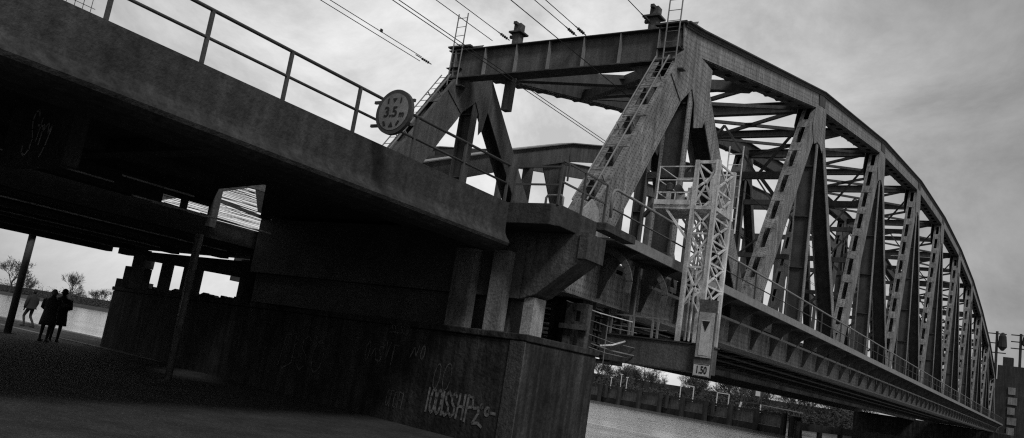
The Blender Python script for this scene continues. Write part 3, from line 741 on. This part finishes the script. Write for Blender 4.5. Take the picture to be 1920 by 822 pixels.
# lamps and boxes on the platform
fx = MB()
for x, y, w_, h_ in ((-9.25, 20.6, .1, .45), (-9.0, 20.9, .14, .5), (-8.8, 21.2, .12, .75), (-8.68, 20.8, .16, .6), (-9.2, 21.2, .16, .3)):
    fx.box(x - w_/2, x + w_/2, y - w_/2, y + w_/2, 4.95, 4.95 + h_)
fx.build('equipment_box', M['mast'], nm)
lm = MB().tube([(-9.25, 20.6, 5.4), (-9.25, 20.6, 5.44), (-9.25, 20.6, 5.6), (-9.25, 20.6, 5.66)], [.05, .1, .1, .03], 10).tube([(-9.0, 20.9, 5.45), (-9.0, 20.6, 5.5)], [.09, .12], 10)
lm.build('signal_lamp', M['steel_dark'], nm)
ml = MB()
for s in (-.2, .2): ml.tube([(-7.9 + s + .05, my1 + .12, 4.5), (-7.9 + s + .05, my1 + .12, 7.0)], .022, 6)
for i in range(8): ml.tube([(-8.05, my1 + .12, 4.6 + i * .31), (-7.65, my1 + .12, 4.6 + i * .31)], .012, 5)
ml.build('mast_ladder', M['mast'], nm)
MB().tube([(-8.35, 20.7, 1.4), (-8.35, 20.7, 4.8)], .03, 6).tube([(-8.28, 20.8, 1.4), (-8.28, 20.8, 4.8)], .03, 6).build('conduit', M['mast'], nm)

# hanging inspection gantry (box beam) and its hangers
gn = thing('inspection_gantry', (-9.2, 20.3, .6), 'dark steel box beam gantry hung under the bridge end beside the number board', 'gantry')
MB().box(-10.4, -7.5, 20.02, 20.9, .6, 1.28).build('box_beam', M['steel'], gn, bevel=.01)
MB().box(-10.9, -10.1, 20.05, 20.85, .5, .6).build('lower_plate', M['steel_dark'], gn)
MB().box(-10.45, -7.46, 19.98, 20.94, 1.283, 1.32).build('deck_plate', M['steel_dark'], gn)
for x, y in ((-10.35, 20.05), (-9.75, 20.3), (-10.35, 20.85)):
    MB().beam((x, y, .7), (x, y, 3.2), .16, .12, (0, 1, 0)).build('hanger', M['steel_dark'], gn)
    MB().beam((x + .09, y - .07, .9), (x + .09, y - .07, 3.2), .02, .03, (0, 1, 0)).build('hanger_edge', M['pipe'], gn)
for x in (-10.2, -9.65, -9.55, -9.0, -8.85):
    MB().beam((x, 20.06, 1.3), (x, 20.06, 1.82), .05, .05, (0, 1, 0)).build('post', M['pipe'], gn)
MB().beam((-10.3, 20.06, 1.84), (-8.6, 20.06, 1.84), .04, .04).beam((-10.3, 20.06, 1.55), (-8.6, 20.06, 1.55), .025, .025).build('guard_rail', M['pipe'], gn)

# number board
nb = thing('number_board', (-7.48, 19.9, .5), 'tall narrow river board with black triangle and the number 1.50', 'sign')
MB().box(-7.71, -7.25, 19.86, 19.92, .5, 2.42).build('backing_plate', M['steel'], nb)
MB().box(-7.68, -7.28, 19.83, 19.857, .98, 2.1).build('upper_panel', M['board'], nb)
MB().box(-7.60, -7.36, 19.822, 19.829, 1.03, 1.9).build('inner_panel', M['board_white'], nb)
MB().box(-7.68, -7.28, 19.83, 19.857, .51, .82).build('number_plate', M['board_white'], nb)
MB().prism([(-7.58, 1.88), (-7.38, 1.88), (-7.48, 1.62)], 'y', 19.812, 19.82).build('triangle_mark', M['black'], nb)
text('1.50', .25, (-7.475, 19.825, .665), nb, M['black'], 'number', bold=.005, sx=.68)
MB().box(-7.67, -7.29, 19.826, 19.829, .515, .53).box(-7.67, -7.29, 19.826, 19.829, .80, .815).build('number_border', M['black'], nb)

# ------------------------------------------------------------------ things between the pier and the first cross girder
cf = thing('concrete_frame', (-9.9, 17.9, .7), 'small pale concrete frame with square hole on the pier end', 'frame')
cc = MB()
cc.box(-10.22, -10.02, 17.6, 17.8, .7, 1.78).box(-9.8, -9.6, 17.6, 17.8, .7, 1.78).box(-10.02, -9.8, 17.6, 17.8, 1.18, 1.34).box(-10.02, -9.8, 17.6, 17.8, 1.6, 1.78)
cc.build('uprights', M['concrete'], cf, bevel=.01)
MB().box(-10.3, -9.5, 17.5, 17.596, 1.14, 1.26).build('tie_plate', M['steel'], cf)
MB().box(-11.0, -10.1, 18.2, 18.9, .7, 2.3).build('back_block', M['brick'], pier)
cb_ = thing('cable_bundle', (-10, 19, 1.6), 'loose pale cables and pipes strung below the end of the truss', 'cables')
for i, (a, b_, r) in enumerate((((-10.3, 17.7, 1.83), (-9.5, 19.9, 1.66), .018), ((-11.0, 18.5, 2.35), (-10.2, 21, 2.1), .02), ((-10.9, 18.5, 2.15), (-10.4, 20.4, 1.85), .028),
                                ((-11.0, 18.4, 2.1), (-10.2, 21.3, 2.0), .018), ((-10.1, 18.6, 1.5), (-9.4, 20, 1.4), .012), ((-10.1, 18.6, 1.15), (-9.4, 20, 1.0), .012), ((-10.2, 18.6, .85), (-9.5, 20, .72), .014),
                                ((-9.9, 19.0, .9), (-9.5, 19.6, 1.12), .03), ((-10.2, 18.8, .95), (-9.4, 20, .8), .024), ((-9.75, 19.0, .4), (-9.75, 19.0, 1.45), .014))):
    MB().tube([a, (V(a) + V(b_)) / 2 - V((0, 0, .04)), b_], r * .8, 6).build('cable', M['plank' if i in (0, 2, 7) else 'pipe'], cb_)
ff = thing('under_deck_framing', (-11, 20, 1), 'dark steel railings and frames in the shade under the truss end', 'framing')
for y in (18.9, 20.9, 22.9):
    for x in (-13.4, -12.2, -11.0):
        MB().beam((x, y, .9), (x, y, 2.9), .08, .08, (0, 1, 0)).build('upright', M['steel'], ff)
    for z in (1.0, 1.35, 1.75): MB().beam((-14.0, y, z), (-10.5, y, z), .05, .05).build('cross_rail', M['steel'], ff)
for x in (-11.0, -12.2):
    for z in (1.05, 1.4, 1.8, 2.3): MB().beam((x, 18.2, z), (x, 26, z), .04, .04).build('long_rail', M['pipe'], ff)
# pipes slung under the truss floor
pp = thing('service_pipes', (-13, 60, 2), 'grey service pipes running beneath the truss floor', 'pipes')
for x, z in ((-11.1, 2.0), (-12.4, 1.95), (-14.6, 2.0)):
    MB().tube([(x, 18, z), (x, 120, z)], .06, 8).build('pipe', M['steel'], pp, smooth=True)

# ------------------------------------------------------------------ people
def chain_body(name, verts, edges, parent, m, root=0, sub=2):
    me = bpy.data.meshes.new(name); off = wloc(parent)
    me.from_pydata([V(v[:3]) for v in verts], edges, [])
    o = bpy.data.objects.new(name, me); COL.objects.link(o)
    sk = o.modifiers.new('skin', 'SKIN'); sk.use_smooth_shade = True
    for i, v in enumerate(verts):
        sv = me.skin_vertices[0].data[i]; sv.radius = (v[3], v[4] if len(v) > 4 else v[3]); sv.use_root = (i == root)
    ss = o.modifiers.new('sub', 'SUBSURF'); ss.levels = sub; ss.render_levels = sub
    bpy.context.view_layer.update()
    me2 = bpy.data.meshes.new_from_object(o.evaluated_get(bpy.context.evaluated_depsgraph_get()))
    bpy.data.objects.remove(o)
    o = bpy.data.objects.new(name, me2); COL.objects.link(o); me2.materials.clear(); me2.materials.append(m); o.parent = parent
    for p in me2.polygons: p.use_smooth = True
    return o
def loft(name, rings, parent, m, n_=20):
    mb = MB(); off = wloc(parent); R_ = []
    for (x, y, z, rx, ry) in rings:
        R_.append([V((x + rx * cos(2*pi*k/n_) * (1 + .05 * sin(5 * 2*pi*k/n_)), y + ry * sin(2*pi*k/n_), z)) for k in range(n_)])
    for a, b_ in zip(R_, R_[1:]):
        for k in range(n_): mb.face([a[k], a[(k+1) % n_], b_[(k+1) % n_], b_[k]])
    mb.face(R_[0][::-1]); mb.face(R_[-1])
    mb.v = [v + off for v in mb.v]
    return mb.build(name, m, parent, smooth=True)
def person(loc, rot, h, label, coat, pose, hat=False, walk=False, long_coat=True):
    t = thing('person', loc, label, 'person', 'people on the quay')
    s = h / 1.75
    st = .22 if walk else .02
    la, ra = pose
    verts = [(0, 0, .95*s, .15*s, .11*s), (0, 0, 1.15*s, .15*s, .1*s), (0, 0, 1.38*s, .17*s, .1*s), (0, 0, 1.48*s, .07*s), (0, .01, 1.55*s, .06*s),
             (0, .02, 1.62*s, .085*s, .1*s), (0, .01, 1.70*s, .075*s, .085*s),
             (-.1*s, 0, .88*s, .1*s), (-.11*s, st, .5*s, .065*s), (-.11*s, st*.4-.03, .1*s, .045*s), (-.11*s, st*.4 + .12, .035*s, .04*s, .035*s),
             (.1*s, 0, .88*s, .1*s), (.11*s, st*.3, .5*s, .065*s), (.11*s, -st*1.3-.03, .1*s, .045*s), (.11*s, -st*1.3 + .12, .035*s, .04*s, .035*s),
             (-.19*s, 0, 1.41*s, .065*s), (la[0][0]*s, la[0][1]*s, la[0][2]*s, .05*s), (la[1][0]*s, la[1][1]*s, la[1][2]*s, .036*s),
             (.19*s, 0, 1.41*s, .065*s), (ra[0][0]*s, ra[0][1]*s, ra[0][2]*s, .05*s), (ra[1][0]*s, ra[1][1]*s, ra[1][2]*s, .036*s)]
    edges = [(0, 1), (1, 2), (2, 3), (3, 4), (4, 5), (5, 6), (0, 7), (7, 8), (8, 9), (9, 10), (0, 11), (11, 12), (12, 13), (13, 14), (2, 15), (15, 16), (16, 17), (2, 18), (18, 19), (19, 20)]
    # hands: palm and five fingers each
    for base, fr in ((17, la), (20, ra)):
        w_ = V(verts[base][:3]); e_ = V(verts[base - 1][:3]); d = (w_ - e_).normalized(); sd = d.cross(V((1, 0, 0)));
        if sd.length < .1: sd = d.cross(V((0, 1, 0)))
        sd.normalize(); pm = w_ + d * .07 * s
        verts.append((*pm, .034 * s, .018 * s)); pi_ = len(verts) - 1; edges.append((base, pi_))
        for j, (o_, L_) in enumerate(((-.03, .07), (-.01, .08), (.01, .078), (.03, .062))):
            a_ = pm + sd * o_ * s + d * .035 * s; b_ = a_ + d * L_ * .6 * s + V((0, .015, 0))
            verts.append((*a_, .009*s)); verts.append((*b_, .008*s)); k_ = len(verts); edges += [(pi_, k_ - 2), (k_ - 2, k_ - 1)]
        a_ = w_ + d * .03 * s - sd * .03 * s; b_ = a_ + d * .05 * s - sd * .025 * s
        verts.append((*a_, .011*s)); verts.append((*b_, .009*s)); k_ = len(verts); edges += [(base, k_ - 2), (k_ - 2, k_ - 1)]
    chain_body('body', verts, edges, t, M['trouser'])
    # coat: torso and skirt, sleeves
    hem = .55 if long_coat else .85
    loft('coat', [(0, 0, hem*s, .27*s, .2*s), (0, 0, .75*s if long_coat else .9*s, .25*s, .185*s), (0, 0, 1.0*s, .215*s, .16*s), (0, 0, 1.2*s, .225*s, .155*s), (0, 0, 1.36*s, .245*s, .15*s), (0, 0, 1.44*s, .2*s, .12*s), (0, 0, 1.5*s, .1*s, .09*s), (0, 0, 1.55*s, .075*s, .075*s)], t, coat)
    off = wloc(t)
    for sh, ar in (((-.2, 0, 1.4), la), ((.2, 0, 1.4), ra)):
        mb = MB(); P = [V(sh) * s, V(ar[0]) * s, V(ar[1]) * s]
        Q = [P[0], P[0].lerp(P[1], .5), P[1], P[1].lerp(P[2], .5), P[2]]
        mb.tube([off + p for p in Q], [.1*s, .088*s, .08*s, .07*s, .062*s], 12); mb.build('sleeve', coat, t, smooth=True)
    # head of hair or hat, face features
    hz = 1.66*s
    hr = MB(); nn_ = 14
    R_ = []
    for i in range(8):
        th = pi * i / 7; R_.append([off + V((.098*s*sin(th)*cos(2*pi*k/nn_), -.012*s + .112*s*sin(th)*sin(2*pi*k/nn_), hz + .02*s + .118*s*cos(th))) for k in range(nn_)])
    for a, b_ in zip(R_, R_[1:]):
        for k in range(nn_): hr.face([a[k], a[(k+1) % nn_], b_[(k+1) % nn_], b_[k]])
    hr.build('hat' if hat else 'hair', M['hood'] if hat else M['hair'], t, smooth=True)
    fc = MB(); fy = .095*s
    fc.beam(off + V((0, fy, 1.655*s)), off + V((0, fy + .025*s, 1.615*s)), .02*s, .022*s)
    fc.beam(off + V((-.025*s, fy, 1.578*s)), off + V((.025*s, fy, 1.578*s)), .01*s, .012*s)
    for e in (-1, 1): fc.tube([off + V((e*.033*s, fy - .01, 1.65*s)), off + V((e*.033*s, fy + .008*s, 1.65*s))], .011*s, 8); fc.tube([off + V((e*.088*s, 0, 1.65*s)), off + V((e*.104*s, -.01*s, 1.64*s))], .022*s, 8)
    fc.build('face', M['skin'], t)
    for e, yy in ((-1, st*.4 + .05), (1, -st*1.3 + .05)):
        MB().beam(off + V((e*.11*s, yy - .12*s, .05*s)), off + V((e*.11*s, yy + .15*s, .04*s)), .085*s, .1*s).build('shoe', M['shoe'], t, bevel=.02)
    t.rotation_euler = (0, 0, rot)
    return t
arms_down = (((-.27, .02, 1.14), (-.25, .1, .88)), ((.27, .02, 1.14), (.25, .1, .88)))
arm_round = (((-.27, .05, 1.16), (-.12, .2, 1.05)), ((.34, .0, 1.28), (.52, -.08, 1.3)))
arm_hold = (((-.27, .08, 1.16), (-.1, .22, 1.12)), ((.26, .1, 1.16), (.08, .24, 1.1)))
person((-29.9, 15.95, GZ), radians(52), 1.86, 'person in dark knee length coat at the right of the close pair', M['coat'], arm_hold)
person((-29.25, 15.25, GZ), radians(46), 1.78, 'person in dark coat and pale knitted hat at the left of the close pair', M['coat2'], arm_round, hat=True)
person((-40.0, 19.95, GZ), radians(100), 1.72, 'lone slim person in dark jacket walking near the quay edge', M['coat'], arms_down, walk=True, long_coat=False)

# ------------------------------------------------------------------ fender wall in the river
fw = thing('fender_wall', (-50, 124, WZ), 'timber fender wall with dark piles standing in the river', 'fender')
def fp(t): return V((-74 + 42 * t, 131.5 - 12.8 * t, 0))
pts_t = [i / 10 for i in range(11)]
extra = {2, 5, 7}
for i, t in enumerate(pts_t):
    p = fp(t)
    MB().tube([p + V((0, -.7, WZ - .9)), p + V((0, -.7, -.25))], .42, 10).build('pile', M['pile'], fw)
    if i in extra:
        p2 = fp(t + .028); MB().tube([p2 + V((0, -.5, -2.4)), p2 + V((0, -.5, -.35))], .32, 10).build('pile', M['pile'], fw)
a, b_ = fp(0), fp(1)
MB().beam(a + V((0, 0, -.55)), b_ + V((0, 0, -.55)), .3, .5).build('cap_beam', M['pile'], fw)
MB().beam(a + V((0, 0, -2.75)), b_ + V((0, 0, -2.75)), .95, .5).build('waler', M['pile'], fw)
MB().beam(a + V((0, .1, -1.5)), b_ + V((0, .1, -1.5)), 1.5, .12).build('sheet_panel', M['panel'], fw)
MB().beam(a + V((0, .4, -.1)), b_ + V((0, .4, -.1)), .05, .05).build('hand_rail', M['pile'], fw)
dl = thing('mooring_dolphin', (-31, 118.5, WZ), 'dark cluster of piles at the end of the fender wall', 'dolphin')
for dx, dy in ((0, 0), (1, .3), (.4, -.9)):
    MB().tube([(-31 + dx, 118.5 + dy, WZ - .5), (-31 + dx * .7, 118.5 + dy * .7, -.5)], .45, 10).build('pile', M['pile'], dl)

# ------------------------------------------------------------------ far bank: trees and small things
def make_tree(name, h, spread, seed, thick=1.0, levels=5, parent_label='', cat='tree', group=None, density=3):
    rnd = random.Random(seed)
    t = thing(name, (0, 0, 0), parent_label, cat, group)
    tr_, cr_ = MB(), MB()
    def rec(p, d, L_, r, lv):
        mid = p + d * L_ * .5 + V((rnd.uniform(-1, 1), rnd.uniform(-1, 1), 0)) * L_ * .05; q_ = p + d * L_
        (tr_ if lv >= levels - 1 else cr_).tube([p, mid, q_], [r, r * .85, r * .68], 5 if lv >= levels - 1 else 3, caps=False)
        if lv == 0: return
        for _ in range(density + (1 if lv == levels else 0)):
            ax = V((rnd.uniform(-1, 1), rnd.uniform(-1, 1), rnd.uniform(-.3, .8))).normalized()
            nd = (d + ax * spread).normalized(); nd.z = max(nd.z, -.05); nd.normalize()
            st_ = p + d * L_ * rnd.uniform(.45, 1.0)
            rec(st_, nd, L_ * rnd.uniform(.62, .92), max(r * .55, .016 * thick), lv - 1)
    rec(V((0, 0, 0)), V((0, 0, 1)), h * .26, h * .018, levels)
    tr_.build('trunk', M['bark'], t); cr_.build('crown', M['twig'], t)
    return t
protos = [make_tree('bare_tree', 9, .85, 3, thick=1.3, density=3, levels=6), make_tree('bare_tree', 10, .6, 11, thick=1.2, density=3, levels=6), make_tree('bare_tree', 8.5, 1.0, 23, thick=1.5, density=3, levels=6)]
used = [False] * 3
def put_tree(k_, x, y, s, label, group, rot=None):
    global used
    if not used[k_]: o = protos[k_]; used[k_] = True
    else: o = dup(protos[k_], (0, 0, 0))
    o.location = (x, y, -1.95); o.scale = (s, s, s); o.rotation_euler = (0, 0, random.uniform(0, 6.28) if rot is None else rot)
    tag(o, label, 'tree', group)
# big trees at the left, seen under the viaduct
put_tree(2, -421, 198, 2.7, 'large spreading bare tree on the far bank behind the left pole', 'bare trees on the far bank')
put_tree(1, -356, 192, 1.8, 'slim upright bare tree on the far bank right of the walkers', 'bare trees on the far bank')
for i, x in enumerate((-392, -376, -450, -405, -436, -383, -368, -345, -398)):
    put_tree(i % 3, x, 215 + 3 * (i % 4), (.9, 1.2, 1.5, 1.0)[i % 4], 'small bare tree on the distant bank upstream of the viaduct', 'bare trees upstream')
for i in range(40):
    x = -126 + i * 2.25 + random.uniform(-1, 1)
    put_tree(random.choice((0, 1, 2)), x, 205 + random.uniform(-8, 14), random.uniform(.85, 1.35) * (1.15 if i < 14 else 1.0), 'bare winter tree in the row on the bank behind the fender wall', 'bare trees behind the fender wall')
def scrub(name, x0, x1, y0, y1, h, n_, seed, kind='stuff'):
    rnd = random.Random(seed); mb = MB()
    for _ in range(n_):
        x = rnd.uniform(x0, x1); y = rnd.uniform(y0, y1); z = -1.95 + rnd.random() ** 2.2 * h * (.6 + .4 * sin(x * .35) * cos(x * .11 + 1))
        a_ = V((rnd.uniform(-1, 1), rnd.uniform(-1, 1), rnd.uniform(-.6, 1))) * .5; b2 = V((rnd.uniform(-1, 1), rnd.uniform(-1, 1), rnd.uniform(-.6, 1))) * .5
        p = V((x, y, z)); mb.face([p, p + a_, p + b2])
    o = mb.build(name, M['bush'], None); return struct(o, kind)
scrub('bank_scrub', -150, -18, 186, 198, 4.6, 30000, 5)
scrub('bank_scrub', -620, -300, 200, 216, 6.5, 30000, 6)
hd = MB().box(-150, -10, 212, 214, -2, 2.2); struct(hd.build('distant_dyke', M['grass']))
hd = MB().box(-700, -280, 228, 230, -2, 1.6); struct(hd.build('distant_dyke', M['grass']))
def goal(x, y, w_, h_, label, cat='frame'):
    t = thing('goal_frame', (x, y, -1.9), label, 'frame', 'white frames on the far bank')
    for s in (0, 1): MB().beam((x + s * w_, y, -1.9), (x + s * w_, y, -1.9 + h_), .16, .16, (0, 1, 0)).build('upright', M['white'], t)
    MB().beam((x, y, -1.9 + h_), (x + w_, y, -1.9 + h_), .16, .16).build('crossbar', M['white'], t)
goal(-70.5, 176, 3.0, 4.1, 'white goal shaped frame on the bank behind the fender wall')
goal(-62.5, 177, 2.6, 3.6, 'smaller grey white frame beside the raised lookout cabin')
for i, x in enumerate((-96, -94, -88.5, -86, -84.5)):
    t = thing('white_post', (x, 178, -1.9), ('tall white post on the bank, ' + ('leftmost', 'second', 'middle', 'fourth', 'rightmost')[i] + ' of five'), 'post', 'white posts on the bank')
    MB().beam((x, 178, -1.9), (x, 178, 2.6 - .5 * (i % 3)), .14, .14, (0, 1, 0)).build('shaft', M['white'], t)
    MB().box(x - .3, x + .3, 177.9, 178.1, 2.4 - .5 * (i % 3), 2.6 - .5 * (i % 3)).build('head', M['white'], t)
sp_ = thing('lookout_cabin', (-54.5, 176, -1.9), 'raised open steel lookout frame with white slanted leg', 'cabin')
fr_ = MB()
for x in (-56.5, -53): 
    for y in (175, 177): fr_.beam((x, y, .6), (x, y, 3.4), .18, .18, (0, 1, 0))
for z in (.6, 3.4):
    for y in (175, 177): fr_.beam((-56.5, y, z), (-53, y, z), .18, .18)
fr_.beam((-56.5, 175, .6), (-55.5, 175, 3.4), .14, .14)
fr_.beam((-53, 175, .6), (-53, 177, 3.4), .14, .14).beam((-56.5, 175, 3.4), (-56.5, 177, 3.4), .14, .14)
fr_.build('frame', M['steel_dark'], sp_)
MB().box(-53.6, -52.7, 174.7, 174.9, 2.2, 3.3).build('white_panel', M['white'], sp_)
MB().beam((-57.0, 174.8, -1.9), (-56.4, 174.8, .5), .35, .25).beam((-53, 177, -1.9), (-53, 177, .6), .2, .2).build('leg', M['white'], sp_)
MB().beam((-52, 175, .55), (-44, 175, .2), .15, 1.0).build('gangway', M['pipe'], sp_)

# ------------------------------------------------------------------ far river pier and gate tower past the truss end
fpier = thing('far_pier', (-16, 170, WZ), 'dark river pier carrying the far end of the truss', 'pier')
MB().box(-32, -7.5, 163, 172, WZ - 1, 1.9).build('pier_wall', M['brick'], fpier)
MB().box(-31, -8.5, 164, 171, 1.9, 2.1).build('pier_coping', M['concrete'], fpier)
rp = thing('river_pier', (-25, 95, WZ), 'low dark timber guide work in the shadow below the bridges', 'fender')
for i in range(9):
    MB().tube([(-23.5 + i * .9, 92 + i * 6, WZ - .5), (-23.5 + i * .9, 92 + i * 6, -.8)], .3, 8).build('pile', M['pile'], rp)
MB().beam((-23.5, 92, -1.3), (-16.3, 140, -1.3), .8, .35).build('waler', M['pile'], rp)
gt = thing('gate_tower', (-8.5, 176, GZ), 'dark stepped tower bristling with masts at the far end of the bridge', 'tower')
MB().prism([(-12.5, -2), (5, -2), (5, 12.6), (2.5, 12.6), (2.5, 13.8), (-2, 13.8), (-2, 15.2), (-6, 15.2), (-6, 14.0), (-10.5, 14.0), (-10.5, 11.5), (-12.5, 11.5)], 'y', 173, 180).build('tower_wall', M['far'], gt)
for x, z0, n_ in ((-8.7, 2.0, 5), (-3.2, 1.0, 6), (1.4, .5, 5)):
    for j in range(n_):
        MB().box(x, x + 1.1 + .3 * (j % 2), 172.8, 172.99, z0 + j * 1.75, z0 + 1.25 + j * 1.75).build('window', M['farlight'], gt)
for k_, (x, w_, z0, h_) in enumerate(((-9.8, 1.6, 14.0, 1.6), (-5.2, 1.2, 15.2, 1.9), (-1.2, 2.0, 13.8, 1.0), (3.0, 1.2, 12.6, 2.6))):
    MB().box(x, x + w_, 174, 176, z0, z0 + h_).build('roof_housing', M['far'], gt)
for x, z0, h_ in ((-10.9, 11.5, 8.6), (-7.2, 14.0, 6.0), (-3.4, 15.2, 4.2), (.4, 13.8, 4.4)):
    MB().tube([(x, 174, z0), (x, 174, z0 + h_)], .22, 6).build('mast_pole', M['far'], gt)
    for t_ in (.55, .75, .95):
        MB().beam((x - 1.5, 174, z0 + h_ * t_), (x + 1.5, 174, z0 + h_ * t_), .18, .18).build('cross_arm', M['far'], gt)
    MB().tube([(x + .9, 174, z0 + h_ * .6), (x + .9, 174, z0 + h_ * .68), (x + .9, 174, z0 + h_ * .9), (x + .9, 174, z0 + h_ * .98)], [.2, .75, .6, .2], 8).build('insulator_drum', M['far'], gt)
# ------------------------------------------------------------------ camera
P, R_, YAW = radians(10.1), radians(9.0), radians(34.8)
F = V((-sin(YAW) * cos(P), cos(YAW) * cos(P), sin(P))); R0 = V((cos(YAW), sin(YAW), 0)); U0 = R0.cross(F)
# image turned clockwise: right axis tips up in the world
Rx = R0 * cos(R_) - U0 * sin(R_); Ux = R0 * sin(R_) + U0 * cos(R_)
Rx, Ux = R0 * cos(R_) + U0 * sin(R_), -R0 * sin(R_) + U0 * cos(R_)
cam = bpy.data.cameras.new('camera'); co = bpy.data.objects.new('camera', cam); COL.objects.link(co)
mtx = Matrix((( Rx.x, Ux.x, -F.x), (Rx.y, Ux.y, -F.y), (Rx.z, Ux.z, -F.z))).to_4x4()
co.matrix_world = mtx
cam.sensor_fit = 'HORIZONTAL'; cam.sensor_width = 36; cam.lens = 36 * 1550 / 1920
cam.clip_start = .1; cam.clip_end = 6000
scene.camera = co

# ------------------------------------------------------------------ light
SE, SAZ = radians(48), Vector((.85, -.52, 0)).normalized()
sd = V((SAZ.x * cos(SE), SAZ.y * cos(SE), sin(SE)))
sl = bpy.data.lights.new('sun', 'SUN'); sl.energy = 1.4; sl.angle = radians(12); sl.color = (1, 1, 1)
so = bpy.data.objects.new('sun', sl); COL.objects.link(so); so.rotation_euler = (-sd).to_track_quat('-Z', 'Y').to_euler()
wd = bpy.data.worlds.new('World'); scene.world = wd; wd.use_nodes = True
nt = wd.node_tree; N = nt.nodes; L = nt.links; N.clear()
out = N.new('ShaderNodeOutputWorld'); bg = N.new('ShaderNodeBackground'); bg.inputs['Strength'].default_value = .1
sky = N.new('ShaderNodeTexSky'); sky.sky_type = 'NISHITA'; sky.sun_disc = False; sky.sun_elevation = SE; sky.sun_rotation = math.atan2(SAZ.x, SAZ.y)
bw = N.new('ShaderNodeRGBToBW'); L.new(sky.outputs[0], bw.inputs[0])
tc = N.new('ShaderNodeTexCoord')
mp = N.new('ShaderNodeMapping'); mp.inputs['Scale'].default_value = (2.0, 2.0, 3.0); L.new(tc.outputs['Generated'], mp.inputs['Vector'])
nz = N.new('ShaderNodeTexNoise'); nz.inputs['Scale'].default_value = 2.2; nz.inputs['Detail'].default_value = 12; nz.inputs['Roughness'].default_value = .66
nz.inputs['Distortion'].default_value = .3; L.new(mp.outputs['Vector'], nz.inputs['Vector'])
cl = N.new('ShaderNodeMapRange'); cl.inputs['From Min'].default_value = .35; cl.inputs['From Max'].default_value = .65; cl.inputs['To Min'].default_value = 4.1; cl.inputs['To Max'].default_value = 7.0
L.new(nz.outputs['Fac'], cl.inputs['Value'])
# cloud deck is thinner (brighter) ahead over the bridge and thicker to the right and upstream
dt = N.new('ShaderNodeVectorMath'); dt.operation = 'DOT_PRODUCT'; L.new(tc.outputs['Generated'], dt.inputs[0]); bd = V((-.6, .78, .2)).normalized(); dt.inputs[1].default_value = bd
dm = N.new('ShaderNodeMapRange'); dm.inputs['From Min'].default_value = .8; dm.inputs['From Max'].default_value = 1.0; dm.inputs['To Min'].default_value = .48; dm.inputs['To Max'].default_value = 1.32
dm.interpolation_type = 'SMOOTHSTEP'; L.new(dt.outputs['Value'], dm.inputs['Value'])
mu = N.new('ShaderNodeMath'); mu.operation = 'MULTIPLY'; L.new(cl.outputs[0], mu.inputs[0]); L.new(dm.outputs[0], mu.inputs[1])
mx = N.new('ShaderNodeMix'); mx.data_type = 'FLOAT'; mx.inputs['Factor'].default_value = .88
L.new(bw.outputs[0], mx.inputs['A']); L.new(mu.outputs[0], mx.inputs['B'])
cc_ = N.new('ShaderNodeCombineColor')
for i in range(3): L.new(mx.outputs['Result'], cc_.inputs[i])
L.new(cc_.outputs[0], bg.inputs['Color']); L.new(bg.outputs[0], out.inputs[0])

vs = scene.view_settings
vs.view_transform = 'Standard'; vs.look = 'None'; vs.gamma = 1; vs.exposure = .12; vs.use_curve_mapping = False
scene.cycles.use_denoising = False
scene.cycles.max_bounces = 8
scene.cycles.filter_width = 1.2
